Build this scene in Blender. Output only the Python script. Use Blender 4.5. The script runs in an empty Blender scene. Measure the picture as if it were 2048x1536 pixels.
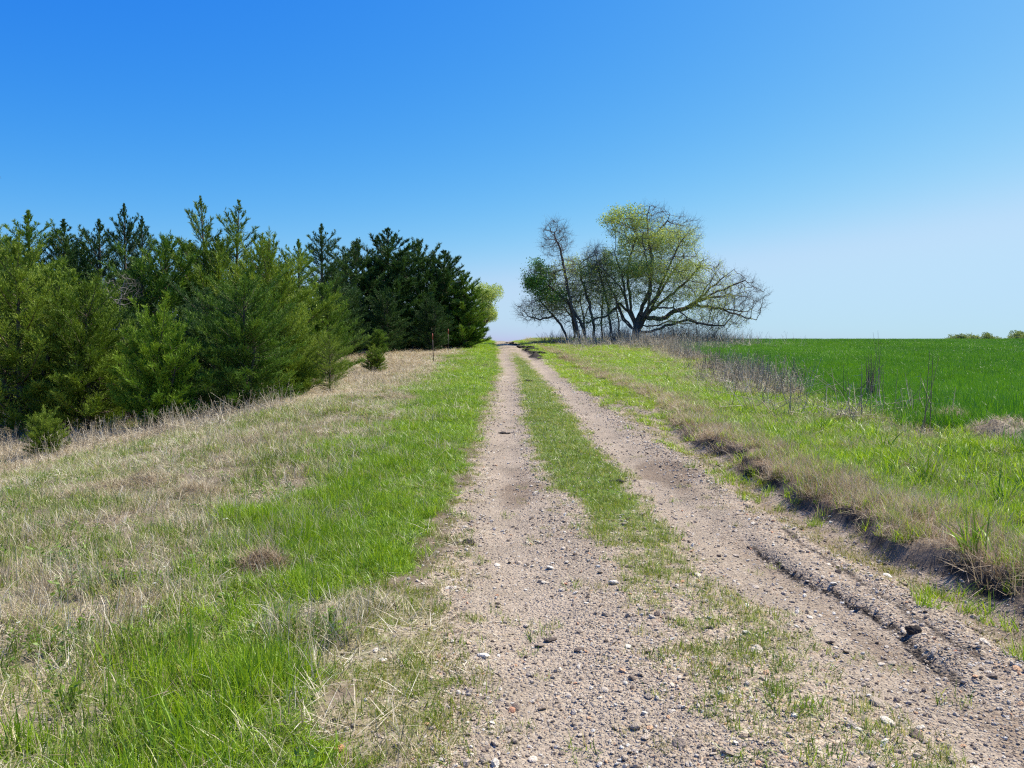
import bpy, math, random
import numpy as np
from mathutils import Vector, Matrix

R = math.radians
rng = np.random.default_rng(11)
random.seed(11)
scene = bpy.context.scene
COL = scene.collection

# ------------------------------------------------------------------ camera, sky, sun, exposure
CAM_H = 1.6
PITCH = 2.53
cam_d = bpy.data.cameras.new('camera')
cam_d.sensor_width = 36.0
cam_d.lens = 27.04
cam_d.clip_start = 0.05
cam_d.clip_end = 5000
cam = bpy.data.objects.new('camera', cam_d)
COL.objects.link(cam)
cam.location = (0, 0, CAM_H)
cam.rotation_euler = (R(90 - PITCH), 0, 0)
scene.camera = cam

SUN_AZ, SUN_EL = 58.0, 56.0          # azimuth clockwise from straight ahead (+Y towards +X)
world = bpy.data.worlds.new('World')
scene.world = world
world.use_nodes = True
wn, wl = world.node_tree.nodes, world.node_tree.links
wn.clear()
sky = wn.new('ShaderNodeTexSky')
sky.sky_type = 'NISHITA'
sky.sun_disc = False
sky.sun_elevation = R(SUN_EL)
sky.sun_rotation = R(SUN_AZ)
sky.altitude = 300
sky.air_density = 1.0
sky.dust_density = 1.0
sky.ozone_density = 2.0
# a phone camera's rendering of clear sky: per channel response, red falling faster and blue slower than the raw sky
sep = wn.new('ShaderNodeSeparateColor'); wl.new(sky.outputs[0], sep.inputs[0])
cmb = wn.new('ShaderNodeCombineColor')
for ch, (gam, gain, cap) in enumerate(((2.7, 4.5, .51), (1.3, 1.5, .75), (.30, 1.1, 1.02))):
    m0 = wn.new('ShaderNodeMath'); m0.operation = 'MULTIPLY'; m0.inputs[1].default_value = .1
    m1 = wn.new('ShaderNodeMath'); m1.operation = 'POWER'; m1.inputs[1].default_value = gam
    m2 = wn.new('ShaderNodeMath'); m2.operation = 'MULTIPLY'; m2.inputs[1].default_value = gain
    m3 = wn.new('ShaderNodeMath'); m3.operation = 'SMOOTH_MIN'; m3.inputs[1].default_value = cap; m3.inputs[2].default_value = .35 * cap
    m4 = wn.new('ShaderNodeMath'); m4.operation = 'MULTIPLY'; m4.inputs[1].default_value = 6.6
    wl.new(sep.outputs[ch], m0.inputs[0]); wl.new(m0.outputs[0], m1.inputs[0]); wl.new(m1.outputs[0], m2.inputs[0])
    wl.new(m2.outputs[0], m3.inputs[0]); wl.new(m3.outputs[0], m4.inputs[0]); wl.new(m4.outputs[0], cmb.inputs[ch])
bgn = wn.new('ShaderNodeBackground')
bgn.inputs['Strength'].default_value = 0.1
wo = wn.new('ShaderNodeOutputWorld')
wl.new(cmb.outputs[0], bgn.inputs['Color'])
wl.new(bgn.outputs[0], wo.inputs['Surface'])

sun_d = bpy.data.lights.new('sun', 'SUN')
sun_d.energy = 5.0
sun_d.angle = R(0.53)
sun_d.color = (1.0, 0.93, 0.81)
sun = bpy.data.objects.new('sun', sun_d)
COL.objects.link(sun)
sdir = Vector((math.sin(R(SUN_AZ)) * math.cos(R(SUN_EL)), math.cos(R(SUN_AZ)) * math.cos(R(SUN_EL)), math.sin(R(SUN_EL))))
sun.rotation_euler = sdir.to_track_quat('Z', 'Y').to_euler()
sun.location = (30, 30, 60)

scene.view_settings.view_transform = 'Standard'
scene.view_settings.look = 'None'
scene.view_settings.exposure = 0.6
scene.view_settings.gamma = 1.0
scene.view_settings.use_curve_mapping = False
scene.cycles.use_denoising = False
scene.cycles.filter_width = 1.2
scene.cycles.max_bounces = 8
scene.cycles.diffuse_bounces = 3
scene.cycles.transparent_max_bounces = 8

# ------------------------------------------------------------------ noise helpers
def _h(ix, iy, seed):
    n = (ix.astype(np.int64) * 374761393 + iy.astype(np.int64) * 668265263 + seed * 974634777) & 0x7fffffff
    n = ((n ^ (n >> 13)) * 1274126177) & 0x7fffffff
    n = n ^ (n >> 16)
    return (n & 0xffff) / 65535.0

def vn(x, y, seed=0):
    x = np.asarray(x, float); y = np.asarray(y, float)
    ix, iy = np.floor(x), np.floor(y)
    fx, fy = x - ix, y - iy
    fx = fx * fx * (3 - 2 * fx); fy = fy * fy * (3 - 2 * fy)
    a, b = _h(ix, iy, seed), _h(ix + 1, iy, seed)
    c, d = _h(ix, iy + 1, seed), _h(ix + 1, iy + 1, seed)
    return (a * (1 - fx) + b * fx) * (1 - fy) + (c * (1 - fx) + d * fx) * fy

def fbm(x, y, sc, seed=0, octv=3):
    """about -1..1"""
    v, a, t = 0, 1.0, 0
    for k in range(octv):
        v = v + a * (vn(x / sc * 2 ** k + 17.3 * k, y / sc * 2 ** k - 9.1 * k, seed + k) * 2 - 1)
        t += a; a *= 0.55
    return v / t * 1.5

def sst(a, b, x):
    t = np.clip((x - a) / (b - a), 0, 1)
    return t * t * (3 - 2 * t)

def gs(x, w):
    return np.exp(-(x / w) ** 2)

# ------------------------------------------------------------------ terrain
PY = np.array([-60, 0, 8, 14, 20, 30, 38, 47, 56, 64, 75, 90, 105, 130, 170, 250, 400, 900, 2500.])
PZ = np.array([-1.0, 0, 0, .12, .28, .45, .62, 1.0, 1.35, 1.62, 2.1, 2.62, 2.78, 2.86, 2.7, 1.2, -3, -20, -90.])
def prof(y):
    o = 0
    w = np.clip(np.abs(y) * 0.09, 0.8, 12)
    for k in (-1, -.5, 0, .5, 1):
        o = o + np.interp(y + k * w, PY, PZ)
    return o / 5

def xc(y):          # centre line between the two wheel tracks
    return np.interp(y, [-10, 3, 4, 6.3, 10.6, 20, 38, 47, 64, 75, 90, 140],
                     [1.25, 1.10, 1.0, .89, .80, .76, .68, .4, -.05, -.5, -1.1, -3.2])

def bank_line(y):
    return 2.28 + 0.14 * fbm(y, y * 0, 1.6, 5) + 0.045 * fbm(y, y * 0 + 4, .4, 6) + 0.10 * sst(8, 16, y) + .45 * sst(12, 19, y)

def field_edge(y):
    return 5.7 + .125 * np.asarray(y) + 0.35 * fbm(y, y * 0, 6, 15)

def height(x, y, fine=True):
    x = np.asarray(x, float); y = np.asarray(y, float)
    s = x - xc(y)
    z = prof(y)
    left = sst(-2.6, -14, x) * (1.25 - 1.05 * sst(22, 58, y)) * (1 - .5 * sst(30, 60, -x))
    z = z - left
    z = z - 0.05 * (gs(s + .9, .34) + gs(s - .9, .34)) + 0.02 * gs(s, .4)
    z = z + 0.05 * gs(s + 2.1, .5)
    bl = bank_line(y)
    bamp = .135 * (1 - .6 * sst(9, 20, y)) * sst(2.6, 5.0, y + 0 * x)
    z = z - 0.09 * gs(s - bl + .25, .3) * (1 - sst(12, 22, y)) + bamp * sst(-.06, .15, s - bl + .05 * fbm(x, y, .3, 58)) - .05 * sst(3.5, 6, s)
    # crest bump near the far end of the track
    z = z + 0.30 * gs(y - 96, 14) * sst(1.2, 5, x - xc(y)) * (1 - sst(14, 26, x))
    z = z + 0.12 * fbm(x, y, 14, 31) * sst(3, 9, np.abs(s)) * (1 - sst(60, 90, y))
    if fine:
        off = sst(1.35, 2.0, np.abs(s))
        z = z + off * (0.060 * fbm(x, y, 1.3, 3) + .032 * fbm(x, y, .38, 4))
        z = z + (1 - off) * (0.012 * fbm(x, y, .8, 8) + .006 * fbm(x, y, .16, 9))
        # wheel rut in the right track, steep on its far side
        xr = 2.14 + .05 * np.sin(y * 1.7) - .055 * (y - 5) 
        w = sst(3.3, 3.9, y) * (1 - sst(6.2, 6.9, y))
        e = x - xr - .04 * fbm(y, y * 0, .5, 41)
        z = z - w * .052 * np.where(e < 0, gs(e, .24), gs(e, .05)) * (1 + .35 * fbm(y, x, .5, 47))
        z = z + w * .006 * gs(e - .14, .10)
        # raised crumbly edge of the right track
        xr2 = 2.50 + .06 * np.sin(y * .9 + 1) - .045 * (y - 6)
        w2 = sst(2.2, 3.4, y) * (1 - sst(9.5, 12, y))
        e2 = x - xr2 - .05 * fbm(y, x, .3, 42)
        z = z + w2 * (.018 + .014 * fbm(x, y, .14, 43)) * gs(e2 - .05, .11) - w2 * .022 * gs(e2 + .1, .09)
        # churned mud ridge far up the track, right side, and bits of it on the crest
        m = mudmask(x, y)
        z = z + m * (.16 + .16 * fbm(x, y, .5, 44))
        z = z + earthbank(x, y) * (.06 * fbm(x, y, .15, 45))
    return z

def rut_shade(x, y):  # narrow dark lines: shade painted along the rut wall and crumbly track edge
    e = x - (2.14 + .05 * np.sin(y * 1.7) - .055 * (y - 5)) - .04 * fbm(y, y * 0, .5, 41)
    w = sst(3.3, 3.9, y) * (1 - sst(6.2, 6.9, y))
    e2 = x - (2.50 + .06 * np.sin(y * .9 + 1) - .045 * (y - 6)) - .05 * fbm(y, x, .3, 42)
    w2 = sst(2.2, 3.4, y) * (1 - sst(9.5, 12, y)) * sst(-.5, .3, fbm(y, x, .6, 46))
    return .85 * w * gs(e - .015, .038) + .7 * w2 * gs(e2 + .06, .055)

def mudmask(x, y):
    s = x - xc(y)
    m1 = gs(s - 1.35 - .25 * fbm(y, y * 0, 3, 51), .42) * sst(45, 49, y) * (1 - sst(66, 74, y))
    m2 = gs(y - 67 - .5 * s, 1.2) * sst(-1.6, -.8, s) * (1 - sst(1.2, 2.0, s)) * .5
    m3 = gs(s + 2.1, .5) * (gs(y - 40, 2.2) + gs(y - 29, 1.4)) * .8
    m4 = gs(s - 3.2, .5) * gs(y - 52, 4) * .6
    return np.clip(m1 + m2 + m3 + m4, 0, 1)

def earthbank(x, y):
    s = x - xc(y)
    e = s - bank_line(y)
    return gs(e - .04, .10) * (1 - .75 * sst(10, 17, y)) * sst(2.5, 5, y) * (1 - sst(40, 55, y)) * sst(-.7, .2, fbm(x, y, .9, 54))

def gxy(px, py, d0=1.5, d1=400):
    """walk along the view direction of a photo position until it meets the terrain -> point on the ground"""
    t = math.tan(R(PITCH))
    u, v = (px - 1024) / 1538.0, (768 - py) / 1538.0
    cy, sy = math.cos(R(PITCH)), math.sin(R(PITCH))
    d = np.array([u, cy + v * sy, v * cy - sy])
    k = np.exp(np.linspace(math.log(d0), math.log(d1), 6000))
    P = d[None, :] * k[:, None]; P[:, 2] += CAM_H
    hh = height(P[:, 0], P[:, 1], False)
    i = int(np.argmax(P[:, 2] <= hh))
    if P[i, 2] > hh[i]: i = -1
    return float(P[i, 0]), float(P[i, 1])

def hz(x, y, fine=False):
    return float(height(np.array([x]), np.array([y]), fine)[0])

def atdist(px, Y):
    return (px - 1024) / 1538.0 * Y * 1.0

def zat(py, Y):
    """height above datum of photo row py at distance Y"""
    return CAM_H + Y * math.tan(math.atan((768 - py) / 1538.0) - R(PITCH))

# ------------------------------------------------------------------ cover masks (0..1)
def masks(x, y):
    s = x - xc(y)
    n1 = fbm(x, y, 1.1, 61); n2 = fbm(x, y, .35, 62); n3 = fbm(x, y, 4.5, 63)
    # gravel
    eL = np.interp(y, [2, 3, 4, 6, 10, 20, 45, 90], [-1.45, -1.44, -1.42, -1.38, -1.36, -1.42, -1.35, -1.3]) + .12 * n1 + .07 * n2
    eR = np.interp(y, [2, 6, 10, 20, 45, 90], [1.75, 1.7, 1.65, 1.5, 1.45, 1.4]) + .12 * n1 + .06 * n2
    grav = sst(-.18, .12, s - eL) * (1 - sst(-.12, .15, s - eR))
    # centre strip
    sc_ = np.interp(y, [2, 4, 6, 9, 14, 30, 60], [.22, .22, .16, .12, .02, -.02, 0.])
    hw = np.interp(y, [2, 4, 6.5, 8.5, 12, 20, 40, 52, 58, 90], [.42, .40, .36, .42, .47, .44, .36, .22, .05, .03])
    strip = 1 - sst(-.14, .14, np.abs(s - sc_) - hw - .12 * n1 - .05 * n2)
    dens = np.interp(y, [2, 5.0, 6.6, 8.2, 20, 50, 60], [.44, .50, .65, 1, 1, .8, .1])
    strip_d = strip * dens * sst(-.9, .1, n2 + (dens - .4) * 1.8)
    # left verge of lush green
    vl = np.interp(y, [2, 3.3, 4.5, 6.3, 10, 20, 45, 80], [-1.75, -1.85, -2.0, -1.62, -1.42, -1.5, -1.45, -1.35])
    vr = np.interp(y, [2, 3.3, 4.5, 6.3, 10, 20, 45, 80], [-2.35, -2.45, -2.5, -2.5, -2.65, -2.95, -3.5, -4.1])
    verge = sst(-.1, .25, vl - s - .2 * n1 - .1 * n2) * (1 - sst(-.4, 1.1, vr - s + .55 * n1 + .25 * n3 + .35 * n2))
    # sparse fringe between the verge and the gravel
    fringe = sst(-.15, .3, -(s + 1.25) + .1 * n1) * (1 - sst(-.3, .3, vl - s)) * sst(-1.1, .2, n2 + .5 * n1)
    # left meadow: mixed
    mead = sst(-.9, .6, vr - s + .8 * n1 + .3 * n3 + .3 * n2)
    edge_dry = np.interp(y, [0, 10, 14, 17, 19, 23, 30, 40, 55, 75], [-22, -17, -12, -9.4, -7.6, -5.0, -4.9, -4.9, -5.0, -5.5])
    dry = sst(-1.3, 1.3, edge_dry - x + 1.0 * n3 + .5 * n1)
    # right side
    bl = bank_line(y)
    e = s - bl
    gut = sst(-.1, .15, s - eR + .05) * (1 - sst(-.1, .05, e))
    brown = sst(-.02, .12, e) * (1 - sst(.45, 1.0, e + .5 * n1 + .2 * n2)) 
    wid = np.interp(y, [3, 14, 20, 30, 60], [.5, .25, .25, .25, -.4])
    brown = brown * sst(-.5, .6, n1 + wid + .5 * n2 + .3)
    fe = field_edge(y)
    rgreen = sst(.05, .9, e + .3 * n1) * (1 - sst(-.2, .5, x - fe))
    wheat = sst(-.15, .35, x - fe) * sst(1, 4, y) * (1 - (1 - sst(90, 130, y)) * 0) 
    soil = gs(x - fe + .45, .55) * sst(-.3, .5, fbm(x, y, 2.2, 66) + .1) * (1 - sst(20, 34, y))
    weeds = gs(x - fe + .6, 1.0) * sst(12, 18, y) * (1 - sst(75, 82, y))
    return dict(s=s, grav=grav, strip=strip_d, verge=verge, fringe=fringe, mead=mead, dry=dry, gut=gut, brown=brown,
                rgreen=rgreen, wheat=wheat, soil=soil, weeds=weeds, n1=n1, n2=n2, n3=n3, e=e)

# ------------------------------------------------------------------ material helpers
def new_mat(name):
    m = bpy.data.materials.new(name); m.use_nodes = True
    nt = m.node_tree; nt.nodes.clear()
    out = nt.nodes.new('ShaderNodeOutputMaterial')
    return m, nt, out

def N(nt, typ, **kw):
    n = nt.nodes.new(typ)
    for k, v in kw.items():
        if k.startswith('i_'):
            n.inputs[k[2:]].default_value = v
        else:
            setattr(n, k, v)
    return n

def L(nt, a, b): nt.links.new(a, b)

def attr(nt, name, typ='GEOMETRY'):
    n = nt.nodes.new('ShaderNodeAttribute'); n.attribute_name = name; n.attribute_type = typ
    return n

def mathn(nt, op, a, b=None, clamp=False):
    n = nt.nodes.new('ShaderNodeMath'); n.operation = op; n.use_clamp = clamp
    for i, v in enumerate((a, b)):
        if v is None: continue
        if isinstance(v, (int, float)): n.inputs[i].default_value = v
        else: nt.links.new(v, n.inputs[i])
    return n.outputs[0]

def mix(nt, f, a, b, blend='MIX'):
    n = nt.nodes.new('ShaderNodeMix'); n.data_type = 'RGBA'; n.blend_type = blend
    for sock, v in ((n.inputs[0], f), (n.inputs[6], a), (n.inputs[7], b)):
        if isinstance(v, (int, float)): sock.default_value = v
        elif isinstance(v, tuple): sock.default_value = (v[0], v[1], v[2], 1)
        else: nt.links.new(v, sock)
    return n.outputs[2]

def ramp(nt, fac, stops):
    n = nt.nodes.new('ShaderNodeValToRGB')
    cr = n.color_ramp
    while len(cr.elements) < len(stops): cr.elements.new(.5)
    for el, (p, c) in zip(cr.elements, stops):
        el.position = p; el.color = (c[0], c[1], c[2], 1)
    if fac is not None: nt.links.new(fac, n.inputs[0])
    return n.outputs[0]

def leaf_mat(name, stops, trans=.35, rough=.55, tip=None, tipcol=(.3, .25, .12), var=0.25, ttint=(1.15, 1.1, .6), src='tone', objvar=False, spec=.3):
    """foliage: colour from per-leaf 'tone' plus per-instance 'hue', diffuse + translucent"""
    m, nt, out = new_mat(name)
    tone = attr(nt, src).outputs['Fac']
    if objvar:
        oi = N(nt, 'ShaderNodeObjectInfo')
        v = mathn(nt, 'SUBTRACT', oi.outputs['Random'], .5)
    else:
        hue = attr(nt, 'hue', 'INSTANCER').outputs['Fac']
        v = mathn(nt, 'SUBTRACT', hue, .5)
    v = mathn(nt, 'MULTIPLY', v, var * 2)
    f = mathn(nt, 'ADD', tone, v, True)
    c = ramp(nt, f, stops)
    if tip is not None:
        t = attr(nt, 't').outputs['Fac']
        ff = ramp(nt, t, [(tip[0], (0, 0, 0)), (tip[1], (1, 1, 1))])
        c = mix(nt, mathn(nt, 'MULTIPLY', ff, tip[2]), c, tipcol)
    p = N(nt, 'ShaderNodeBsdfPrincipled')
    p.inputs['Roughness'].default_value = rough
    p.inputs['Specular IOR Level'].default_value = spec
    L(nt, c, p.inputs['Base Color'])
    if trans > 0:
        tr = N(nt, 'ShaderNodeBsdfTranslucent')
        tc = mix(nt, 1.0, c, ttint, 'MULTIPLY')
        L(nt, tc, tr.inputs['Color'])
        mx = N(nt, 'ShaderNodeMixShader'); mx.inputs[0].default_value = trans
        L(nt, p.outputs[0], mx.inputs[1]); L(nt, tr.outputs[0], mx.inputs[2])
        L(nt, mx.outputs[0], out.inputs['Surface'])
    else:
        L(nt, p.outputs[0], out.inputs['Surface'])
    return m

# ------------------------------------------------------------------ mesh helpers
def mesh_np(name, co, faces_flat, loop_tot, attrs=None, smooth=False, mat=None):
    me = bpy.data.meshes.new(name)
    co = np.asarray(co, np.float32)
    n = len(co); faces_flat = np.asarray(faces_flat, np.int32); loop_tot = np.asarray(loop_tot, np.int32)
    me.vertices.add(n); me.vertices.foreach_set('co', co.ravel())
    me.loops.add(len(faces_flat)); me.loops.foreach_set('vertex_index', faces_flat)
    me.polygons.add(len(loop_tot))
    st = np.concatenate([[0], np.cumsum(loop_tot)[:-1]]).astype(np.int32) if len(loop_tot) else np.zeros(0, np.int32)
    me.polygons.foreach_set('loop_start', st)
    me.polygons.foreach_set('loop_total', loop_tot)
    if smooth: me.polygons.foreach_set('use_smooth', np.ones(len(loop_tot), bool))
    me.update(calc_edges=True)
    for k, v in (attrs or {}).items():
        v = np.asarray(v, np.float32)
        if v.ndim == 1:
            a = me.attributes.new(k, 'FLOAT', 'POINT'); a.data.foreach_set('value', v)
        else:
            a = me.attributes.new(k, 'FLOAT_VECTOR', 'POINT'); a.data.foreach_set('vector', v.ravel())
    if mat is not None: me.materials.append(mat)
    return me

def add_obj(name, me, parent=None, loc=(0, 0, 0), rz=0, sc=None, kind=None, label=None, cat=None, group=None):
    o = bpy.data.objects.new(name, me)
    COL.objects.link(o)
    o.location = loc; o.rotation_euler = (0, 0, rz)
    if sc is not None: o.scale = sc if isinstance(sc, (tuple, list)) else (sc, sc, sc)
    if parent is not None: o.parent = parent
    tag(o, label, cat, group, kind)
    return o

def tag(o, label=None, cat=None, group=None, kind=None):
    if label: o['label'] = label
    if cat: o['category'] = cat
    if group: o['group'] = group
    if kind: o['kind'] = kind

def empty(name, loc, rz=0, label=None, cat=None, group=None, sc=None):
    o = bpy.data.objects.new(name, None); COL.objects.link(o)
    o.location = loc; o.rotation_euler = (0, 0, rz); o.empty_display_size = .3
    if sc is not None: o.scale = (sc, sc, sc) if not isinstance(sc, (tuple, list)) else sc
    tag(o, label, cat, group)
    return o

def norm(v):
    return v / np.maximum(np.linalg.norm(v, axis=-1, keepdims=True), 1e-9)

def slivers(p, d, ln, w, seed=0, quad=False):
    """thin leaf-like triangles: base p, direction d (unit), length ln, width w"""
    g = np.random.default_rng(seed)
    n = len(p)
    r = norm(g.normal(size=(n, 3)))
    sd = norm(np.cross(d, r)) * (w[:, None] * .5)
    a, b, c = p - sd * .6, p + sd * .6, p + d * ln[:, None]
    if quad:
        mid = p + d * ln[:, None] * .45
        co = np.stack([p, mid - sd, c, mid + sd], 1).reshape(-1, 3)
        f = np.arange(4 * n)
        return co, f, np.full(n, 4), 4
    co = np.stack([a, b, c], 1).reshape(-1, 3)
    return co, np.arange(3 * n), np.full(n, 3), 3

def tubes(A, B, ra, rb, k=5):
    """tapered prisms between point pairs"""
    A = np.asarray(A, float); B = np.asarray(B, float); n = len(A)
    ra = np.broadcast_to(ra, (n,)); rb = np.broadcast_to(rb, (n,))
    d = norm(B - A)
    up = np.where(np.abs(d[:, 2:3]) > .9, np.array([[1., 0, 0]]), np.array([[0, 0, 1.]]))
    u = norm(np.cross(d, up)); v = np.cross(d, u)
    co = []
    for P, r in ((A, ra), (B, rb)):
        for j in range(k):
            a = 2 * math.pi * j / k
            co.append(P + (u * math.cos(a) + v * math.sin(a)) * r[:, None])
    co = np.stack(co, 1)                       # n,2k,3
    base = (np.arange(n) * 2 * k)[:, None]
    f = []
    for j in range(k):
        j2 = (j + 1) % k
        f.append(np.concatenate([base + j, base + j2, base + k + j2, base + k + j], 1))
    f = np.stack(f, 1).reshape(-1)
    return co.reshape(-1, 3), f, np.full(n * k, 4)

def chain_tube(pts, rad, k=7):
    """one smooth tube through points"""
    pts = np.asarray(pts, float); n = len(pts)
    t = norm(np.gradient(pts, axis=0))
    u = np.cross(t, np.array([0.13, .99, 0.02])); u = norm(u); v = np.cross(t, u)
    a = np.arange(k) * 2 * math.pi / k
    co = pts[:, None, :] + (u[:, None, :] * np.cos(a)[None, :, None] + v[:, None, :] * np.sin(a)[None, :, None]) * np.asarray(rad)[:, None, None]
    co = co.reshape(-1, 3)
    f = []
    for i in range(n - 1):
        for j in range(k):
            j2 = (j + 1) % k
            f.append((i * k + j, i * k + j2, (i + 1) * k + j2, (i + 1) * k + j))
    f = np.array(f).reshape(-1)
    return co, f, np.full(len(f) // 4, 4)

def join(parts):
    """parts: list of (co, f, lt[, attrs dict])"""
    co, ff, lt, off, at = [], [], [], 0, {}
    for p in parts:
        co.append(p[0]); ff.append(np.asarray(p[1]) + off); lt.append(p[2]); off += len(p[0])
        if len(p) > 3:
            for k, v in p[3].items(): at.setdefault(k, []).append(v)
    return np.concatenate(co), np.concatenate(ff), np.concatenate(lt), {k: np.concatenate(v) for k, v in at.items()}

# ------------------------------------------------------------------ ground
def ground_material(name):
    m, nt, out = new_mat(name)
    tc = N(nt, 'ShaderNodeTexCoord').outputs['Object']
    A = {k: attr(nt, k).outputs['Fac'] for k in ('grav', 'green', 'dry', 'mud', 'wheat', 'brown', 'wet')}
    nz = lambda s, d=4, r=.6: N(nt, 'ShaderNodeTexNoise', i_Scale=s, i_Detail=d, i_Roughness=r)
    def noise(s, d=4, r=.6):
        n = nz(s, d, r); L(nt, tc, n.inputs['Vector']); return n.outputs['Fac']
    # soil
    soil = ramp(nt, noise(6, 6), [(.3, (.10, .075, .052)), (.7, (.23, .175, .125))])
    # pebbly gravel: three sizes of pebbles with their own tones
    def peb(scale):
        v = N(nt, 'ShaderNodeTexVoronoi', i_Scale=scale); L(nt, tc, v.inputs['Vector'])
        sep = N(nt, 'ShaderNodeSeparateColor'); L(nt, v.outputs['Color'], sep.inputs[0])
        return v.outputs['Distance'], sep.outputs[0]
    d1, c1 = peb(42); d2, c2 = peb(95)
    stone_c = [(0, (.13, .105, .08)), (.3, (.27, .21, .155)), (.55, (.42, .33, .24)), (.8, (.56, .455, .33)), (.93, (.66, .58, .43)), (1, (.55, .31, .16))]
    pc1 = ramp(nt, c1, stone_c); pc2 = ramp(nt, c2, stone_c)
    pcol = mix(nt, .5, pc1, pc2)
    dust = ramp(nt, noise(1.6, 5), [(.3, (.275, .225, .165)), (.7, (.43, .35, .26))])
    pf = ramp(nt, noise(2.3, 4), [(.35, (.15, .15, .15)), (.65, (.6, .6, .6))])
    pf = mathn(nt, 'ADD', pf, attr(nt, 'loose').outputs['Fac'], True)
    dust = mix(nt, mathn(nt, 'MULTIPLY', attr(nt, 'loose').outputs['Fac'], .8), dust, soil)
    gcol = mix(nt, pf, dust, pcol)
    thatch = ramp(nt, noise(30, 6, .75), [(.3, (.13, .10, .06)), (.5, (.30, .25, .16)), (.7, (.5, .43, .31))])
    greenc = ramp(nt, noise(22, 6, .75), [(.3, (.05, .085, .014)), (.7, (.16, .24, .035))])
    wheatc = ramp(nt, noise(9, 6, .75), [(.3, (.02, .08, .008)), (.7, (.06, .19, .015))])
    brownc = ramp(nt, noise(30, 6, .75), [(.3, (.10, .065, .04)), (.7, (.30, .21, .14))])
    mud_shade_c = ramp(nt, noise(8, 5), [(.3, (.02, .016, .013)), (.7, (.06, .047, .036))])
    fn = noise(16, 5, .7)
    def edge(a, k=.55):
        x = mathn(nt, 'SUBTRACT', fn, .5); x = mathn(nt, 'MULTIPLY', x, k)
        x = mathn(nt, 'ADD', a, x)
        r_ = ramp(nt, x, [(.35, (0, 0, 0)), (.65, (1, 1, 1))]); return r_
    c = mix(nt, edge(A['dry']), soil, thatch)
    c = mix(nt, edge(A['green']), c, greenc)
    c = mix(nt, edge(A['brown']), c, brownc)
    c = mix(nt, edge(A['wheat']), c, wheatc)
    c = mix(nt, edge(A['grav'], .9), c, gcol)
    wetc = mix(nt, 1.0, c, (.68, .64, .61), 'MULTIPLY')
    c = mix(nt, edge(A['wet'], .8), c, wetc)
    c = mix(nt, edge(A['mud'], 1.0), c, mud_shade_c)  # one dark colour for real mud and for the shade painted along the rut
    big = ramp(nt, noise(.35, 3), [(.3, (.86, .86, .86)), (.7, (1.12, 1.12, 1.12))])
    c = mix(nt, 1.0, c, big, 'MULTIPLY')
    p = N(nt, 'ShaderNodeBsdfPrincipled'); p.inputs['Roughness'].default_value = .95
    p.inputs['Specular IOR Level'].default_value = .15
    L(nt, c, p.inputs['Base Color'])
    # relief
    h1 = ramp(nt, d1, [(0, (1, 1, 1)), (.55, (0, 0, 0))]); h2 = ramp(nt, d2, [(0, (1, 1, 1)), (.55, (0, 0, 0))])
    hh = mathn(nt, 'ADD', mathn(nt, 'MULTIPLY', h1, 1.0), mathn(nt, 'MULTIPLY', h2, .5))
    hh = mathn(nt, 'MULTIPLY', hh, A['grav'])
    hh = mathn(nt, 'ADD', hh, mathn(nt, 'MULTIPLY', fn, 1.2))
    b = N(nt, 'ShaderNodeBump', i_Strength=1.0, i_Distance=.014)
    L(nt, hh, b.inputs['Height']); L(nt, b.outputs[0], p.inputs['Normal'])
    L(nt, p.outputs[0], out.inputs['Surface'])
    return m

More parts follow.
